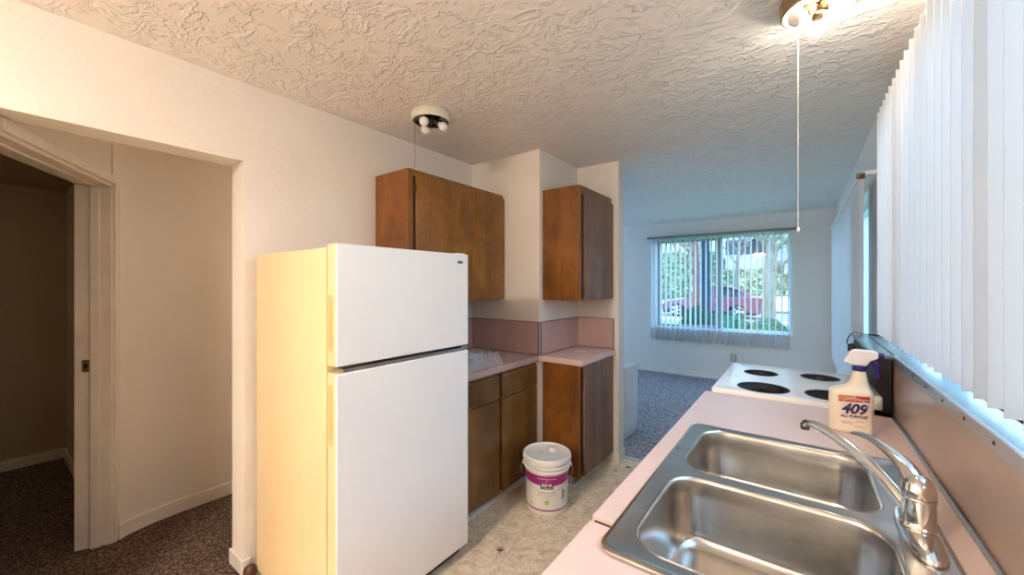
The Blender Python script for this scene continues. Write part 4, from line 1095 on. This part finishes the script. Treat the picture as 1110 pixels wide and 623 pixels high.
s = thing('gate_post', 'brownish brick post beside the white wall behind the car', 'post', (-1.5, 22.6, GZ)); pbr('brick', (.30, .15, .11), .8, c2=(.40, .22, .16), scale=8)
bx('shaft', 'brick', -1.58, -1.22, 23.2, 23.6, GZ-.02, .85, s); bx('cap', 'concrete', -1.62, -1.18, 23.16, 23.64, .85, .93, s)

def car():
    x0 = -5.75; y0 = 20.5; L = 4.5; W = 1.75; g = GZ-.01
    s = thing('parked_car', 'dark red sedan parked along the street outside the far window', 'car', (x0+L/2, y0, g))
    P = lambda x, z: (x0+x, g+z)
    lower = [(.05, .30), (.0, .45), (.03, .62), (.18, .72), (1.15, .88), (1.45, .93), (3.55, .97), (4.05, 1.0), (4.42, .99), (4.48, .85), (4.50, .50), (4.42, .28)]
    cw = [.93, 3.50]; arch = []
    def arc(c): return [(c+.37*math.cos(math.pi*k/10), .31+.37*math.sin(math.pi*k/10)) for k in range(11)]
    poly = lower + [(x, z) for x, z in arc(cw[1])] + [(cw[0]+.45, .22)][:0] + [(x, z) for x, z in arc(cw[0])]
    bm = new_bm()
    def sec(y, inset, shrink): return [Vector((x0+L/2+(x-L/2)*shrink, y, g+(z if z < .6 else z-inset))) for x, z in poly]
    h = W/2
    rings(bm, [sec(y0-h+.0, .06, .975), sec(y0-h+.06, .02, .995), sec(y0-h+.2, 0, 1), sec(y0+h-.2, 0, 1), sec(y0+h-.06, .02, .995), sec(y0+h, .06, .975)], (False, False))
    for y, sh, ins in ((y0-h, .975, .06), (y0+h, .975, .06)):
        vs = [bm.verts.new(p) for p in sec(y, ins, sh)]; es = [bm.edges.new((vs[i], vs[(i+1) % len(vs)])) for i in range(len(vs))]
        bmesh.ops.triangle_fill(bm, edges=es, use_beauty=True, use_dissolve=False)
    make('body', bm, 'car_paint', s, smooth=True)
    gl = [(1.25, .90), (1.95, 1.34), (2.45, 1.43), (3.05, 1.41), (3.60, 1.20), (3.98, .98)]
    bm = new_bm(); rings(bm, [[Vector((x0+x, y0+sg*(h-.08-(.22*max(0, z-.9)/.5)), g+z-.012)) for x, z in gl] for sg in (-1, 1)]); make('glasshouse', bm, 'car_glass', s)
    roofp = [(1.86, 1.30), (1.98, 1.355), (2.45, 1.45), (3.05, 1.43), (3.45, 1.30), (3.40, 1.27), (3.02, 1.39), (2.45, 1.41), (2.0, 1.32)]
    bm = new_bm(); prism(bm, [P(*q) for q in roofp], y0-.67, y0+.67, 'Y')
    for sg in (-1, 1):
        for a, b_ in (((1.28, .93), (1.98, 1.35)), ((2.55, .95), (2.50, 1.42)), ((3.95, 1.0), (3.40, 1.33))):
            tube(bm, [(x0+a[0], y0+sg*(h-.07), g+a[1]), (x0+b_[0], y0+sg*(h-.25), g+b_[1])], .03, 6)
    make('roof', bm, 'car_paint', s, bevel=.01)
    for sg in (-1, 1):
        for c in cw:
            yy = y0+sg*(h-.11); M = Matrix.Translation((x0+c, yy, g+.31)) @ Matrix.Rotation(R(-90*sg), 4, 'X')
            bm = new_bm(); lathe(bm, [(.20, -.09), (.29, -.09), (.31, -.06), (.31, .06), (.29, .09), (.215, .09), (.205, .05)], (0, 0, 0), 32, M); w = make('wheel', bm, 'tyre', s, smooth=True)
            bm = new_bm(); lathe(bm, [(.215, .05), (.215, .088), (.195, .088), (.19, .06)], (0, 0, 0), 32, M, (False, False)); lathe(bm, [(.05, .05), (.05, .085), (.02, .09)], (0, 0, 0), 16, M)
            for k in range(5): box(bm, .03, .2, -.028, .028, .06, .084, M=M @ Matrix.Rotation(2*math.pi*k/5, 4, 'Z'))
            make('rim', bm, 'car_rim', w)
    for y in (y0-h-.003, ):
        bm = new_bm()
        for x in (1.42, 2.52, 3.4): box(bm, x0+x-.006, x0+x+.006, y-.002, y+.012, g+.36, g+.90)
        make('door_seam', bm, 'black_matte', s)
        bm = new_bm(); box(bm, x0+2.25, x0+2.42, y-.015, y, g+.78, g+.81, .004); box(bm, x0+3.15, x0+3.32, y-.015, y, g+.78, g+.81, .004); make('door_handle', bm, 'car_paint', s)
    bx('tail_light', 'tail_red', x0+4.33, x0+4.47, y0-h-.004, y0-h+.15, g+.74, g+.90, s, bev=.01)
    bx('headlight', 'car_rim', x0+.10, x0+.38, y0-h-.002, y0-h+.15, g+.60, g+.70, s, bev=.01)
    bx('mirror', 'car_paint', x0+1.50, x0+1.65, y0-h-.13, y0-h+.02, g+.92, g+1.02, s, bev=.02)
    bx('underbody', 'black_matte', x0+.3, x0+4.2, y0-h+.15, y0+h-.15, g+.16, g+.40, s)
car()

# ------------------------------------------------------------------ light
w = bpy.data.worlds.new('sky'); sc.world = w; w.use_nodes = True; nt = w.node_tree; nt.nodes.clear()
out = nt.nodes.new('ShaderNodeOutputWorld'); bg = nt.nodes.new('ShaderNodeBackground'); link(nt, bg.outputs[0], out.inputs[0])
tc = nt.nodes.new('ShaderNodeTexCoord'); n = noise_node(nt, tc.outputs['Generated'], 2.2, 4)
link(nt, ramp(nt, n, [(.35, (.46, .655, 1.0)), (.65, (.64, .79, 1.0))]), bg.inputs[0]); bg.inputs[1].default_value = 2.15

# ------------------------------------------------------------------ camera
cam = bpy.data.cameras.new('camera'); co = bpy.data.objects.new('camera', cam); col.objects.link(co)
f = 424.72; cam.sensor_width = 36; cam.sensor_fit = 'HORIZONTAL'; cam.lens = f/1110*36
cam.shift_y = -(311.5-308.33)/1110; cam.clip_start = .02; cam.clip_end = 300
co.location = (0, 0, 1.4385); co.rotation_euler = (R(90), 0, .6372)
sc.camera = co
sc.view_settings.view_transform = 'Standard'; sc.view_settings.look = 'None'; sc.view_settings.gamma = 1; sc.view_settings.use_curve_mapping = False
sc.view_settings.exposure = 1.9
sc.cycles.use_denoising = True; sc.cycles.max_bounces = 10; sc.cycles.diffuse_bounces = 6; sc.cycles.transparent_max_bounces = 24
sc.cycles.sample_clamp_indirect = 8; sc.cycles.caustics_reflective = False; sc.cycles.caustics_refractive = False
